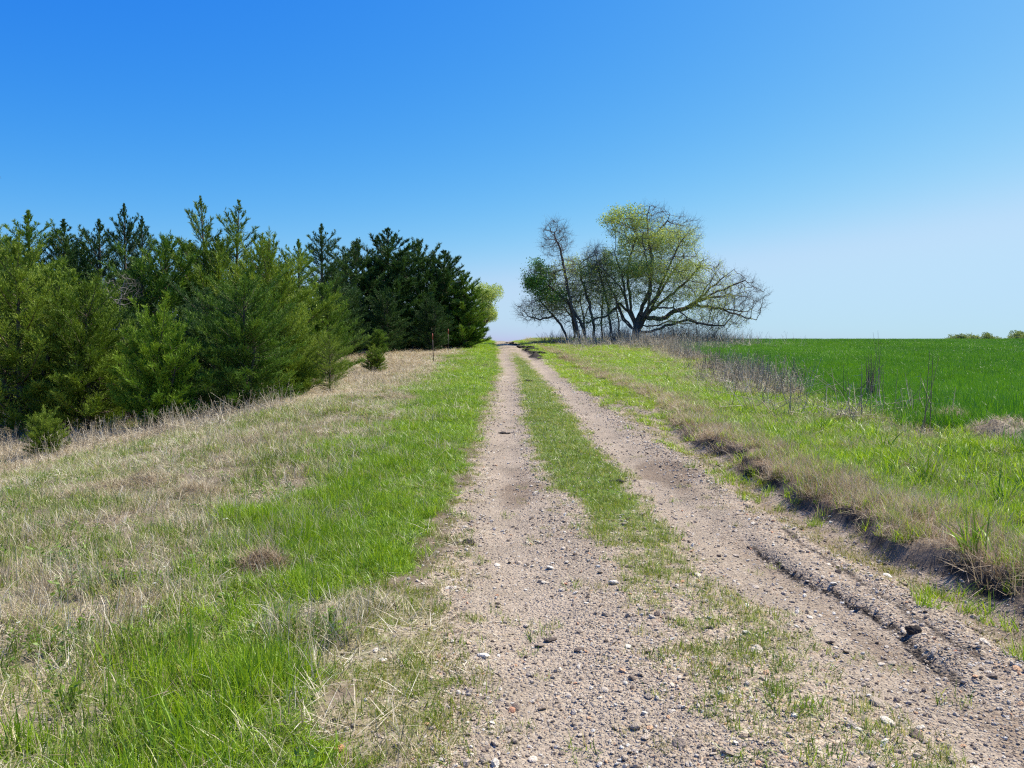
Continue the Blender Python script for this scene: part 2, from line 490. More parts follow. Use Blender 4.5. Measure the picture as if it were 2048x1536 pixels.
def build_ground():
    ys = [-40, -25, -15, -10, -7, -5, -3.5, -2.5, -1.5, -.8, 0]
    y = 0.3
    while y < 1.8: ys.append(y); y += .15
    while y < 2200:
        ys.append(y); y += max(.035, y * .0135)
    ys = np.array(ys)
    xs = list(np.arange(-4.2, 4.4, .039)); 
    x = xs[-1]; r_ = []
    while x < 1700: x += max(.045, (x - 2.5) * .028); r_.append(x)
    x = -4.2; l_ = []
    while x > -1700: x -= max(.05, (-x - 2.5) * .030); l_.append(x)
    xs = np.array(l_[::-1] + xs + r_)
    X, Y = np.meshgrid(xs, ys)
    Z = height(X, Y)
    far = Y > 160
    ny, nx = X.shape
    M = masks(X, Y)
    mud = np.clip(.85 * rut_shade(X, Y) + mudmask(X, Y) * 1.2 + earthbank(X, Y) * .75 + M['soil'] * .55, 0, 1)  # mud and bare earth, with the painted rut shade mixed in
    wet = np.clip(gs(M['s'] - 1.05, .22) * (1 - sst(6, 9, Y)) * .5 + .75 * gs(M['s'] + .8 - .1 * M['n1'], .28) * gs(Y - 8.6, 1.0)
                  + .7 * gs(M['s'] - 1.15, .3) * gs(Y - 9.5, 1.6) + .5 * gs(M['e'] + .3, .2) * (1 - sst(9, 14, Y))
                  + .45 * sst(.2, .9, M['n1']) * M['grav'], 0, 1)
    green = np.clip(M['verge'] + M['strip'] + M['rgreen'] * .9 + M['mead'] * .35 * (1 - M['dry']) + M['fringe'] * .3 + .25 * M['gut'], 0, 1)
    dry = np.clip(M['mead'] * (.4 + .6 * M['dry']) + M['fringe'] * .5 + .25 * M['rgreen'] + .3 * M['weeds'] + (Y < 5) * .2 * (1 - M['grav']), 0, 1)
    loose = np.clip(.95 * gs(M['s'] - .1, .42) * (1 - sst(8, 12, Y)) * (.6 + .4 * sst(-.5, .5, M['n2'])) + .9 * sst(1.2, 1.45, -M['s']) + .55 * gs(M['s'] - 1.6, .3) , 0, 1) * (1 - sst(12, 30, Y))
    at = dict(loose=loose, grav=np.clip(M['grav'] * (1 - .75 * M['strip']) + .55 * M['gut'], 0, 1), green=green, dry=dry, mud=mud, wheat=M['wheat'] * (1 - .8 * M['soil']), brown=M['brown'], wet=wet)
    co = np.stack([X, Y, Z], -1).reshape(-1, 3)
    idx = np.arange(ny * nx).reshape(ny, nx)
    q = np.stack([idx[:-1, :-1], idx[:-1, 1:], idx[1:, 1:], idx[1:, :-1]], -1).reshape(-1, 4)
    xm = ((X[:-1, :-1] + X[1:, 1:]) / 2).ravel(); ym = ((Y[:-1, :-1] + Y[1:, 1:]) / 2).ravel()
    sm = xm - xc(ym)
    road = (np.abs(sm - .05) < 1.85) & (ym < 140) & (ym > -10)
    fld = (xm > field_edge(ym)) & (ym > -5)
    gm = ground_material('earth and gravel')
    res = []
    for nm, sel in (('ground', ~road & ~fld), ('dirt_road', road), ('field', fld)):
        qq = q[sel]
        u, inv = np.unique(qq.ravel(), return_inverse=True)
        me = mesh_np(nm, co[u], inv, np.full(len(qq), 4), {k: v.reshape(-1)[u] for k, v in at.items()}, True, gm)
        res.append(add_obj(nm, me, kind='structure'))
    res[0]['label'] = 'rough grassy ground either side of the two track farm road'
    res[1]['label'] = 'two track gravel farm road running up to the crest'
    res[2]['label'] = 'ground of the green wheat field on the right'
    return res
GROUND, ROAD, FIELD = build_ground()

# ------------------------------------------------------------------ scatter machinery (stuff only)
def gn_scatter(name, label, protos, P, rot, sc, vi, hue, parent=None):
    coll = bpy.data.collections.new(name + '_pieces')
    for i, me in enumerate(protos):
        o = bpy.data.objects.new('%s_piece_%02d' % (name, i), me); coll.objects.link(o)
    me = mesh_np(name, P, [], [], dict(rot=rot, sc=sc, hue=hue))
    a = me.attributes.new('vi', 'INT', 'POINT'); a.data.foreach_set('value', np.asarray(vi, np.int32))
    ob = add_obj(name, me, parent, kind='stuff', label=label)
    ng = bpy.data.node_groups.new(name, 'GeometryNodeTree')
    ng.interface.new_socket('Geometry', in_out='INPUT', socket_type='NodeSocketGeometry')
    ng.interface.new_socket('Geometry', in_out='OUTPUT', socket_type='NodeSocketGeometry')
    gi = ng.nodes.new('NodeGroupInput'); go = ng.nodes.new('NodeGroupOutput')
    ip = ng.nodes.new('GeometryNodeInstanceOnPoints')
    ci = ng.nodes.new('GeometryNodeCollectionInfo')
    ci.inputs['Collection'].default_value = coll
    ci.inputs['Separate Children'].default_value = True
    ci.inputs['Reset Children'].default_value = True
    def na(nm, t):
        n = ng.nodes.new('GeometryNodeInputNamedAttribute'); n.data_type = t; n.inputs[0].default_value = nm
        return n.outputs[0]
    ng.links.new(gi.outputs[0], ip.inputs['Points'])
    ng.links.new(ci.outputs[0], ip.inputs['Instance'])
    ip.inputs['Pick Instance'].default_value = True
    ng.links.new(na('vi', 'INT'), ip.inputs['Instance Index'])
    ng.links.new(na('rot', 'FLOAT_VECTOR'), ip.inputs['Rotation'])
    ng.links.new(na('sc', 'FLOAT_VECTOR'), ip.inputs['Scale'])
    ng.links.new(ip.outputs[0], go.inputs[0])
    md = ob.modifiers.new('scatter', 'NODES'); md.node_group = ng
    return ob

def candidates(rho, dref, power, ymin, ymax, xlo=None, xhi=None, margin=1.5):
    """random ground points; density rho per m2 out to dref, thinning beyond"""
    out = []
    y0 = ymin
    while y0 < ymax:
        y1 = min(ymax, y0 * 1.12 + .05)
        ym = (y0 + y1) / 2
        w = .67 * y1 + margin
        a, b = -w, w
        if xlo is not None: a = max(a, xlo(ym) if callable(xlo) else xlo)
        if xhi is not None: b = min(b, xhi(ym) if callable(xhi) else xhi)
        if b > a:
            r_ = rho * min(1, (dref / ym)) ** power
            n = rng.poisson((y1 - y0) * (b - a) * r_)
            out.append(np.stack([rng.uniform(a, b, n), rng.uniform(y0, y1, n)], 1))
        y0 = y1
    return np.concatenate(out)

def place(name, label, protos, pts, dens, smin=.8, smax=1.2, tilt=.12, lod=(6., 0.), hfac=None, hmod=None, zoff=-.006):
    keep = rng.random(len(pts)) < dens
    p = pts[keep]; n = len(p)
    z = height(p[:, 0], p[:, 1]) + zoff
    s = rng.uniform(smin, smax, n) * np.maximum(1, p[:, 1] / lod[0]) ** lod[1]
    sc = np.stack([s, s, rng.uniform(smin, smax, n) * (1 if hfac is None else hfac(p[:, 0], p[:, 1]))], 1)
    rot = np.stack([rng.normal(0, tilt, n), rng.normal(0, tilt, n), rng.uniform(0, 6.283, n)], 1)
    hue = rng.normal(.5, .17, n) if hmod is None else rng.normal(.5, .14, n) + hmod(p[:, 0], p[:, 1])
    print('SCATTER', name, n)
    return gn_scatter(name, label, protos, np.column_stack([p, z]), rot, sc, rng.integers(0, len(protos), n), np.clip(hue, 0, 1))

def blades(n, rad, h0, h1, w, lean=.5, curve=.6, seg=3, seed=0, square=False, tone=(0, 1), flat=0.0, base_tone=None):
    g = np.random.default_rng(seed)
    if square: bx, by = g.uniform(-rad, rad, n), g.uniform(-rad, rad, n)
    else:
        a, r_ = g.uniform(0, 6.283, n), rad * np.sqrt(g.random(n)); bx, by = r_ * np.cos(a), r_ * np.sin(a)
    az = g.uniform(0, 6.283, n); hl = g.uniform(h0, h1, n)
    ln = np.abs(g.normal(0, lean, n)) + flat * g.uniform(.8, 1.5, n)
    cv = np.abs(g.normal(0, curve, n))
    dirx, diry = np.cos(az), np.sin(az)
    tw = az + math.pi / 2 + g.normal(0, .6, n)
    wx, wy = np.cos(tw), np.sin(tw)
    ww = w * g.uniform(.6, 1.3, n)
    pos = np.stack([bx, by, np.zeros(n)], 1)
    rows = []; P = pos.copy()
    for k in range(seg + 1):
        t = k / seg
        wk = ww * (1 - t ** 1.6) if k < seg else 0 * ww
        if k < seg:
            rows.append((P - np.stack([wx * wk / 2, wy * wk / 2, 0 * wk], 1), P + np.stack([wx * wk / 2, wy * wk / 2, 0 * wk], 1)))
        else: rows.append((P,))
        ang = np.clip(ln + cv * (k + .5) / seg, 0, 1.62)
        st = hl / seg
        P = P + np.stack([dirx * np.sin(ang) * st, diry * np.sin(ang) * st, np.cos(ang) * st], 1)
    nv = 2 * seg + 1
    co = np.stack([v for r_ in rows for v in r_], 1)   # n,nv,3
    base = (np.arange(n) * nv)[:, None]
    f, lt = [], []
    fl = []
    for k in range(seg - 1):
        fl.append(np.concatenate([base + 2 * k, base + 2 * k + 1, base + 2 * k + 3, base + 2 * k + 2], 1))
    F4 = np.stack(fl, 1).reshape(n, -1) if fl else np.zeros((n, 0), int)
    T = np.concatenate([base + 2 * (seg - 1), base + 2 * (seg - 1) + 1, base + 2 * seg], 1)
    faces = np.concatenate([F4, T], 1).reshape(-1)
    lt = np.tile(np.array([4] * (seg - 1) + [3]), n)
    tn = g.uniform(tone[0], tone[1], n)
    t_at = np.tile(np.array([k / seg for k in range(seg) for _ in (0, 1)] + [1.0]), n)
    return co.reshape(-1, 3), faces, lt, dict(tone=np.repeat(tn, nv), t=t_at)

def bmesh_of(name, parts, mat):
    co, f, lt, at = join(parts)
    return mesh_np(name, co, f, lt, at, False, mat)

# ---- materials of the ground cover
G_STOPS = [(0, (.08, .14, .012)), (.35, (.17, .27, .022)), (.65, (.26, .36, .04)), (.88, (.38, .42, .10)), (1, (.56, .48, .25))]
m_green = leaf_mat('fresh grass', G_STOPS, .38, .42, tip=(.0, .5, .0), var=.3, spec=.5)
m_lush = leaf_mat('lush grass', [(0, (.09, .18, .010)), (.5, (.235, .40, .018)), (1, (.45, .60, .035))], .4, .4, var=.25, spec=.5)
m_dry = leaf_mat('dry grass', [(0, (.26, .20, .12)), (.4, (.52, .43, .27)), (.75, (.70, .62, .44)), (1, (.82, .76, .60))], .22, .6, var=.3, ttint=(1, .95, .8))
m_brown = leaf_mat('rusty dry grass', [(0, (.19, .135, .08)), (.4, (.40, .30, .185)), (.75, (.58, .455, .295)), (1, (.72, .61, .43))], .22, .6, var=.3, ttint=(1, .95, .8))
m_wheat = leaf_mat('wheat blades', [(0, (.035, .13, .008)), (.5, (.10, .25, .010)), (1, (.21, .39, .02))], .33, .42, var=.25, ttint=(1.1, 1.2, .5), spec=.45)
m_moss = leaf_mat('olive short grass', [(0, (.13, .15, .015)), (.5, (.24, .27, .035)), (1, (.38, .36, .08))], .3, .5, var=.3)
m_stalk = leaf_mat('grey weed stalks', [(0, (.13, .095, .07)), (.5, (.40, .33, .22)), (1, (.70, .62, .46))], 0, .7, var=.3)
m_forb = leaf_mat('broad leaf weeds', [(0, (.07, .15, .015)), (.5, (.14, .26, .025)), (1, (.25, .37, .05))], .35, .45, var=.25, spec=.4)
m_petal = leaf_mat('white petals', [(0, (.75, .75, .68)), (1, (.85, .85, .8))], .2, .5)

# ---- clump prototypes
def forb(seed):
    g = np.random.default_rng(seed); parts = []
    n = 26
    a = g.uniform(0, 6.283, n); r_ = .05 * np.sqrt(g.random(n)); h = g.uniform(.02, .10, n)
    base = np.stack([r_ * np.cos(a), r_ * np.sin(a), h], 1)
    d = norm(np.stack([np.cos(a), np.sin(a), g.uniform(.1, .8, n)], 1))
    co, f, lt, nv = slivers(base, d, g.uniform(.02, .038, n), g.uniform(.008, .015, n), seed, True)
    parts.append((co, f, lt, dict(tone=np.repeat(g.random(n), 4), t=np.ones(len(co)))))
    st = tubes(np.stack([r_ * .3 * np.cos(a), r_ * .3 * np.sin(a), 0 * h], 1), base, .0012, .0008, 3)
    parts.append(st + (dict(tone=np.full(len(st[0]), .3), t=np.zeros(len(st[0]))),))
    return parts

P_short = [bmesh_of('short_grass', [blades(34, .085, .03, .10, .0042, .5, .9, 2, 100 + i)], m_green) for i in range(5)]
P_mid = [bmesh_of('grass_tuft', [blades(26, .07, .08, .20, .0058, .35, .9, 3, 120 + i), blades(10, .09, .03, .08, .004, .7, .6, 2, 130 + i)], m_lush) for i in range(5)]
P_mix = [bmesh_of('meadow_grass', [blades(26, .09, .06, .17, .0045, .5, .9, 3, 140 + i)], m_green) for i in range(5)]
P_dry = [bmesh_of('dry_tuft', [blades(26, .10, .08, .22, .0034, .65, .9, 3, 160 + i), blades(12, .12, .06, .16, .004, .3, .3, 2, 165 + i, flat=1.1)], m_dry) for i in range(6)]
P_thatch = [bmesh_of('thatch', [blades(30, .14, .08, .22, .0042, .2, .25, 2, 180 + i, flat=1.25)], m_dry) for i in range(4)]
P_brown = [bmesh_of('rusty_tuft', [blades(46, .10, .08, .24, .0030, .6, .9, 3, 200 + i), blades(14, .12, .1, .2, .003, .2, .3, 2, 205 + i, flat=1.2)], m_brown) for i in range(5)]
P_moss = [bmesh_of('olive_grass', [blades(30, .08, .02, .07, .0034, .6, .6, 2, 220 + i)], m_moss) for i in range(4)]
P_broad = [bmesh_of('broad_grass', [blades(14, .05, .14, .34, .0125, .35, 1.1, 4, 240 + i)], m_lush) for i in range(5)]
P_wheat = [bmesh_of('wheat_patch', [blades(230, .5, .22, .36, .011, .22, .6, 3, 260 + i, True)], m_wheat) for i in range(5)]
P_forb = [bmesh_of('small_weed', forb(280 + i), m_forb) for i in range(4)]
def stalks(seed, n=9, rad=.18, h0=.3, h1=.95):
    g = np.random.default_rng(seed)
    b = np.stack([g.normal(0, rad, n), g.normal(0, rad, n), np.zeros(n)], 1)
    t = b + np.stack([g.normal(0, .17, n), g.normal(0, .17, n), g.uniform(h0, h1, n)], 1)
    k = max(3, n // 2)
    b[:k, 2] = g.uniform(.0, .1, k)
    t[:k] = b[:k] + np.stack([g.normal(0, .45, k), g.normal(0, .45, k), g.uniform(.02, .3, k)], 1)
    T = tubes(b, t, g.uniform(.005, .011, n), .003, 3)
    m = n * 5; i = g.integers(0, n, m); u = g.uniform(.2, .95, (m, 1)); p = b[i] * (1 - u) + t[i] * u
    d = norm(np.stack([g.normal(0, 1, m), g.normal(0, 1, m), g.uniform(-.6, .8, m)], 1))
    S = slivers(p, d, g.uniform(.06, .22, m), g.uniform(.006, .014, m), seed)
    J = join([T + (dict(tone=np.repeat(g.random(n), 6), t=np.zeros(n * 6)),), S[:3] + (dict(tone=np.repeat(g.uniform(.4, 1, m), 3), t=np.zeros(m * 3)),)])
    return J
P_stalk = [bmesh_of('weed_stalks', [stalks(300 + i)], m_stalk) for i in range(6)]

# ---- gravel
def stone_mesh(name, seed, mat, sub=1, flat=.55):
    import bmesh
    bm = bmesh.new(); bmesh.ops.create_icosphere(bm, subdivisions=sub, radius=.5)
    g = np.random.default_rng(seed)
    ax = g.uniform(.65, 1.1, 3); ax[2] *= flat
    planes = norm(g.normal(size=(7, 3))); dd = g.uniform(.30, .46, 7)
    for v in bm.verts:
        c = np.array(v.co)
        for pl, q in zip(planes, dd):
            k = c @ pl - q
            if k > 0: c = c - pl * k
        c = c * ax * (1 + g.normal(0, .03))
        v.co = c
    me = bpy.data.meshes.new(name); bm.to_mesh(me); bm.free()
    me.materials.append(mat)
    return me

def stone_material(name, src):
    m, nt, out = new_mat(name)
    if src == 'hue': f = attr(nt, 'hue', 'INSTANCER').outputs['Fac']
    else: f = N(nt, 'ShaderNodeObjectInfo').outputs['Random']
    c = ramp(nt, f, [(0, (.09, .07, .055)), (.15, (.22, .17, .13)), (.4, (.39, .32, .24)), (.62, (.57, .475, .36)), (.8, (.74, .66, .52)), (.91, (.80, .76, .64)), (.94, (.70, .46, .26)), (1, (.58, .27, .16))])
    tc = N(nt, 'ShaderNodeTexCoord').outputs['Object']
    n = N(nt, 'ShaderNodeTexNoise', i_Scale=7.0, i_Detail=5.0); L(nt, tc, n.inputs['Vector'])
    k = ramp(nt, n.outputs['Fac'], [(.3, (.72, .70, .68)), (.7, (1.12, 1.12, 1.12))])
    c = mix(nt, 1.0, c, k, 'MULTIPLY')
    p = N(nt, 'ShaderNodeBsdfPrincipled'); p.inputs['Roughness'].default_value = .85
    p.inputs['Specular IOR Level'].default_value = .25
    L(nt, c, p.inputs['Base Color'])
    b = N(nt, 'ShaderNodeBump', i_Strength=.5, i_Distance=.05); L(nt, n.outputs['Fac'], b.inputs['Height']); L(nt, b.outputs[0], p.inputs['Normal'])
    L(nt, p.outputs[0], out.inputs['Surface'])
    return m
m_stone_i = stone_material('gravel stone', 'hue')
m_stone_o = stone_material('loose stone', 'object')
P_stone = [stone_mesh('gravel_stone', 400 + i, m_stone_i) for i in range(8)]
P_stone_big = [stone_mesh('stone', 420 + i, m_stone_o, 2, .5) for i in range(8)]

def build_gravel():
    pts = candidates(4600, 3.2, 1.4, 1.2, 30, lambda y: xc(y) - 2.3, lambda y: xc(y) + 2.9)
    M = masks(pts[:, 0], pts[:, 1])
    d = np.clip(M['grav'] * (1 - .6 * M['strip']) * (.55 + .45 * sst(-.6, .5, M['n1'])) + .45 * M['gut'] + .25 * M['fringe'], 0, 1)
    trackw = .92 * (gs(M['s'] + .9, .34) + gs(M['s'] - .95, .36)) * (.55 + .45 * sst(3.5, 8, pts[:, 1])) * (.7 + .3 * sst(-.4, .4, M['n1']))
    d = d * (1 - trackw)
    keep = rng.random(len(pts)) < d
    p = pts[keep]; n = len(p)
    size = np.exp(rng.normal(math.log(.0108), .52, n)) * np.maximum(1, p[:, 1] / 4.5) ** .55
    size = np.clip(size, .004, .055)
    z = height(p[:, 0], p[:, 1]) + size * .12
    sc = size[:, None] * rng.uniform(.8, 1.25, (n, 3))
    rot = np.stack([rng.normal(0, .35, n), rng.normal(0, .35, n), rng.uniform(0, 6.28, n)], 1)
    print('GRAVEL', n)
    gn_scatter('gravel', 'small mixed gravel lying over the wheel tracks of the road', P_stone, np.column_stack([p, z]), rot, sc, rng.integers(0, 8, n), rng.beta(2.2, 1.8, n))
    # 290 loose larger stones, one object each
    k = 0
    spots = [(1270, 1457, .075, 0), (1460, 1300, .05, 1)]
    while k < 290:
        y = float(np.exp(rng.uniform(math.log(2.7), math.log(7.5)))); x = xc(y) + rng.uniform(-1.9, 1.9)
        if abs(x) > .66 * y + .1: continue
        if rng.random() > float(masks(np.array([x]), np.array([y]))['grav'][0]) + .25: continue
        sz = float(np.clip(np.exp(rng.normal(math.log(.030), .32)), .018, .07)) * (1 + .05 * y)
        o = bpy.data.objects.new('stone', P_stone_big[k % 8]); COL.objects.link(o)
        o.parent = ROAD
        o.location = (x, y, hz(x, y, True) + sz * .10)
        o.rotation_euler = (rng.normal(0, .3), rng.normal(0, .3), rng.uniform(0, 6.28))
        o.scale = (sz * rng.uniform(.8, 1.3), sz * rng.uniform(.8, 1.2), sz * rng.uniform(.7, 1.0))
        k += 1
build_gravel()

# ---- grass cover
def build_cover():
    lefthi = lambda y: xc(y) - 1.1
    # lush verge strip on the left of the track
    p = candidates(290, 6.5, 1.15, 1.3, 105, lambda y: xc(y) - 6.5, lefthi); M = masks(p[:, 0], p[:, 1])
    keepm = (1 - mudmask(p[:, 0], p[:, 1]))
    place('verge_grass', 'lush green grass of the verge left of the wheel track', P_mid, p, np.clip(M['verge'] * keepm, 0, 1), .7, 1.2, lod=(7, .75),
          hfac=lambda x, y: (.55 + .5 * sst(-.2, 1.2, -(x - xc(y)) - 1.6)) * np.clip(1 + .6 * fbm(x, y, .45, 94), .45, 1.8), hmod=lambda x, y: .22 * fbm(x, y, 1.5, 71))
    # short grass: fringe, verge underlayer, centre strip
    p = candidates(300, 5.5, 1.25, 1.3, 100, lambda y: xc(y) - 3.6, lambda y: xc(y) + 1.3); M = masks(p[:, 0], p[:, 1])
    place('short_grass', 'short green grass on the centre strip and track edges', P_short, p,
          np.clip(M['strip'] * .95 + M['verge'] * .35 + M['fringe'] * .42 + .015 * M['grav'] * (p[:, 1] < 9), 0, 1), .55, 1.15, lod=(6, .7),
          hmod=lambda x, y: .2 * fbm(x, y, .9, 72))
    place('olive_grass', 'sparse olive grass on the gravelly road edges', P_moss, p,
          np.clip(M['fringe'] * .8 + M['strip'] * .35 + .22 * M['grav'] * (1 - gs(M['s'] + .9, .45)) * (1 - gs(M['s'] - .95, .45)) * sst(.0, .7, M['n2'] + .3), 0, 1), .5, 1.1, lod=(6, .7))
    # left meadow
    p = candidates(150, 6.0, 1.2, 1.3, 70, -32, lambda y: xc(y) - 1.3, 2.5); M = masks(p[:, 0], p[:, 1])
    nn = fbm(p[:, 0], p[:, 1], 1.7, 81)
    greenish = M['mead'] * (1 - .9 * M['dry']) * (.34 + .40 * sst(-.5, .6, nn)) + M['verge'] * .2
    dryish = M['mead'] * (.25 + .75 * M['dry']) * (.45 + .55 * sst(.35, -.45, nn))
    place('meadow_grass', 'green meadow grass mixed through the left slope', P_mix, p, np.clip(greenish * .85, 0, 1), .75, 1.35, lod=(7, .7), hmod=lambda x, y: .22 * fbm(x, y, 1.2, 73), hfac=lambda x, y: np.clip(.95 + .7 * fbm(x, y, .5, 92), .35, 2))
    p2 = candidates(130, 6.0, 1.2, 1.3, 75, -34, lambda y: xc(y) - 1.2, 2.5); M2 = masks(p2[:, 0], p2[:, 1])
    nn2 = fbm(p2[:, 0], p2[:, 1], 1.7, 81)
    dr = M2['mead'] * (.58 + .42 * M2['dry']) * (.55 + .45 * sst(.5, -.5, nn2 - M2['dry'])) + .06 * M2['verge']
    place('dry_grass', 'tan dry grass of the left meadow and along the cedars', P_dry, p2, np.clip(dr, 0, 1), .75, 1.4, lod=(7, .75), hmod=lambda x, y: .2 * fbm(x, y, 1.4, 74),
          hfac=lambda x, y: np.clip(.85 + .7 * fbm(x, y, .6, 93), .3, 2) + .7 * sst(-8, -14, x) * sst(13, 18, y))
    place('thatch', 'flattened straw lying between the grass', P_thatch, p2[::2], np.clip(M2['mead'] * (.35 + .3 * M2['dry']) + M2['fringe'] * .95 + .04 * M2['grav'], 0, 1)[::2], .7, 1.3, .1, lod=(7, .7))
    # weeds with small leaves, foreground left
    p = candidates(45, 4, 1.5, 1.3, 12, -9, lambda y: xc(y) - 1.7); M = masks(p[:, 0], p[:, 1])
    place('small_weeds', 'small broad leaved weeds among the left meadow grass', P_forb, p, np.clip((M['mead'] + .3 * M['verge']) * sst(.0, .8, fbm(p[:, 0], p[:, 1], .9, 83)), 0, 1), .6, 1.4, lod=(5, .4))
    # right of the track
    p = candidates(230, 6.5, 1.15, 2.2, 95, lambda y: xc(y) + 1.2, lambda y: field_edge(y) + .8); M = masks(p[:, 0], p[:, 1])
    eb = earthbank(p[:, 0], p[:, 1]); mm = mudmask(p[:, 0], p[:, 1])
    place('gutter_grass', 'olive green grass in the shallow gutter right of the track', P_moss, p, np.clip(M['gut'] * (.25 + .5 * sst(-.3, .6, M['n2'])) * (1 - .8 * mm) + .15 * M['brown'], 0, 1), .6, 1.3, lod=(6.5, .7))
    nearr = gs(M['e'] + .25, .35) * sst(.0, 1, M['n1'] + .4)
    place('bank_green_grass', 'fresh green grass between the eroded bank and the field', P_mid, p,
          np.clip(M['rgreen'] * (.5 + .2 * sst(-.5, .3, M['n1'])) * (1 - .8 * M['soil']) * (1 - .3 * M['brown']) * (1 - mm) + .42 * M['brown'] + .3 * nearr * (1 - eb) + .35 * M['gut'] * sst(14, 24, p[:, 1]), 0, 1) * .8,
          .7, 1.15, lod=(7, .72), hmod=lambda x, y: .18 + .22 * fbm(x, y, 1.3, 75))
    place('rusty_grass', 'rusty brown dry grass along the top of the eroded bank', P_brown, p,
          np.clip(M['brown'] * .85 + .08 * M['rgreen'] + .2 * M['rgreen'] * sst(.2, .9, M['n1']) + .25 * M['weeds'] * sst(20, 30, p[:, 1]), 0, 1) * (1 - .25 * eb) * .8, .75, 1.35, lod=(7, .72), hmod=lambda x, y: .2 * fbm(x, y, 1, 76))
    place('broad_grass', 'broad bladed yellow green grass tufts before the wheat', P_broad, p[::3],
          np.clip(M['rgreen'] * sst(-.2, .7, fbm(p[:, 0], p[:, 1], 1.1, 85)) * (.2 + .8 * sst(-4, -.5, p[:, 0] - field_edge(p[:, 1]))) , 0, 1)[::3] * .45, .7, 1.2, lod=(9, .5), hmod=lambda x, y: .2 + 0 * x)
    # wheat
    w = candidates(2.6, 24, .55, 6, 150, lambda y: field_edge(y) - .1, 140, 3); M = masks(w[:, 0], w[:, 1])
    place('wheat', 'dense dark green young wheat filling the right field', P_wheat, w, np.clip(M['wheat'] * (1 - .9 * M['soil']), 0, 1), .9, 1.2, .04, lod=(30, .35), hmod=lambda x, y: .34 * fbm(x, y, 12, 77) + .14 * fbm(x * 3, y * .4, 6, 78) + .12 * sst(14, 50, y) - .04, hfac=lambda x, y: 1 + .22 * fbm(x, y, 5, 79))
    # dead weed stalks along the field margin, and under the tree
    p = candidates(14, 20, .35, 10, 92, lambda y: field_edge(y) - 3.5, lambda y: field_edge(y) + 2.5); M = masks(p[:, 0], p[:, 1])
    place('dead_weed_stalks', 'grey brown dead weed stalks along the edge of the wheat', P_stalk, p, np.clip(M['weeds'] * sst(-.5, .6, fbm(p[:, 0], p[:, 1], 2.5, 87)) * 1.0, 0, 1), .8, 1.3, .15, lod=(25, .25))
    p3 = candidates(60, 10, .9, 8, 84, lambda y: field_edge(y) - 3.2, lambda y: field_edge(y) + 1.2); M3 = masks(p3[:, 0], p3[:, 1])
    place('margin_straw', 'matted grey straw at the foot of the weed stalks by the wheat', P_dry, p3, np.clip((M3['weeds'] * 1.1 + .8 * M3['soil']) * sst(-.5, .5, fbm(p3[:, 0], p3[:, 1], 2.5, 87)), 0, 1), 1.0, 1.7, .3, lod=(9, .6), hmod=lambda x, y: -.12 + 0 * x)
    p = candidates(4, 30, 0, 64, 84, 5.0, 27); 
    tx = gs((p[:, 0] - 13) / 1.0, 9) * gs(p[:, 1] - 74, 7)
    place('pale_weed_stalks', 'pale dead weeds at the foot of the big tree', P_stalk, p, np.clip(tx * 1.2 * sst(-.7, .3, fbm(p[:, 0], p[:, 1], 3, 88)), 0, 1), 1.2, 2.0, .15, hmod=lambda x, y: .25 + 0 * x)
    # tall dead grass at the foot of the cedars
    p = candidates(12, 16, .6, 12, 50, -34, -4); 
    M = masks(p[:, 0], p[:, 1])
    place('tall_dry_stalks', 'tall dead stalks standing in front of the cedars', P_stalk, p, np.clip(M['dry'] * sst(-.2, .8, fbm(p[:, 0], p[:, 1], 2.5, 89)) * .5 + .9 * gs(p[:, 1] - 19.5, 2.2) * (p[:, 0] < -6), 0, 1), .45, .85, .25, hmod=lambda x, y: .2 + 0 * x)
build_cover()

# ------------------------------------------------------------------ trees
def bark_mat(name, c0, c1, scale=9.):
    m, nt, out = new_mat(name)
    tc = N(nt, 'ShaderNodeTexCoord').outputs['Object']
    mp = N(nt, 'ShaderNodeMapping'); mp.inputs['Scale'].default_value = (1, 1, .3); L(nt, tc, mp.inputs['Vector'])
    n = N(nt, 'ShaderNodeTexNoise', i_Scale=scale, i_Detail=8.0, i_Roughness=.7); L(nt, mp.outputs[0], n.inputs['Vector'])
    c = ramp(nt, n.outputs['Fac'], [(.3, c0), (.7, c1)])
    p = N(nt, 'ShaderNodeBsdfPrincipled'); p.inputs['Roughness'].default_value = .9; p.inputs['Specular IOR Level'].default_value = .2
    L(nt, c, p.inputs['Base Color'])
    b = N(nt, 'ShaderNodeBump', i_Strength=.8, i_Distance=.05); L(nt, n.outputs['Fac'], b.inputs['Height']); L(nt, b.outputs[0], p.inputs['Normal'])
    L(nt, p.outputs[0], out.inputs['Surface'])
    return m
m_bark = bark_mat('dark rough bark', (.06, .05, .042), (.17, .14, .115))
m_twig = bark_mat('grey twig bark', (.11, .095, .08), (.25, .215, .18))
m_cbark = bark_mat('cedar bark', (.06, .045, .035), (.20, .16, .12))
m_dead = bark_mat('dead grey wood', (.16, .14, .12), (.38, .34, .30))
CED = {
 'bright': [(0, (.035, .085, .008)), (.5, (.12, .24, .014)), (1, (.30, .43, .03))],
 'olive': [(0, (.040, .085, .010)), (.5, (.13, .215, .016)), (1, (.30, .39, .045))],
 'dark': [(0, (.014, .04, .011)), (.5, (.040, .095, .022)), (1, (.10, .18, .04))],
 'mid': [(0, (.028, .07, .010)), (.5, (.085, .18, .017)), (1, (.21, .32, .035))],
}
m_ced = {k: leaf_mat('cedar foliage ' + k, v, .14, .6, var=.16, ttint=(1.1, 1.1, .5), objvar=True, spec=.25) for k, v in CED.items()}

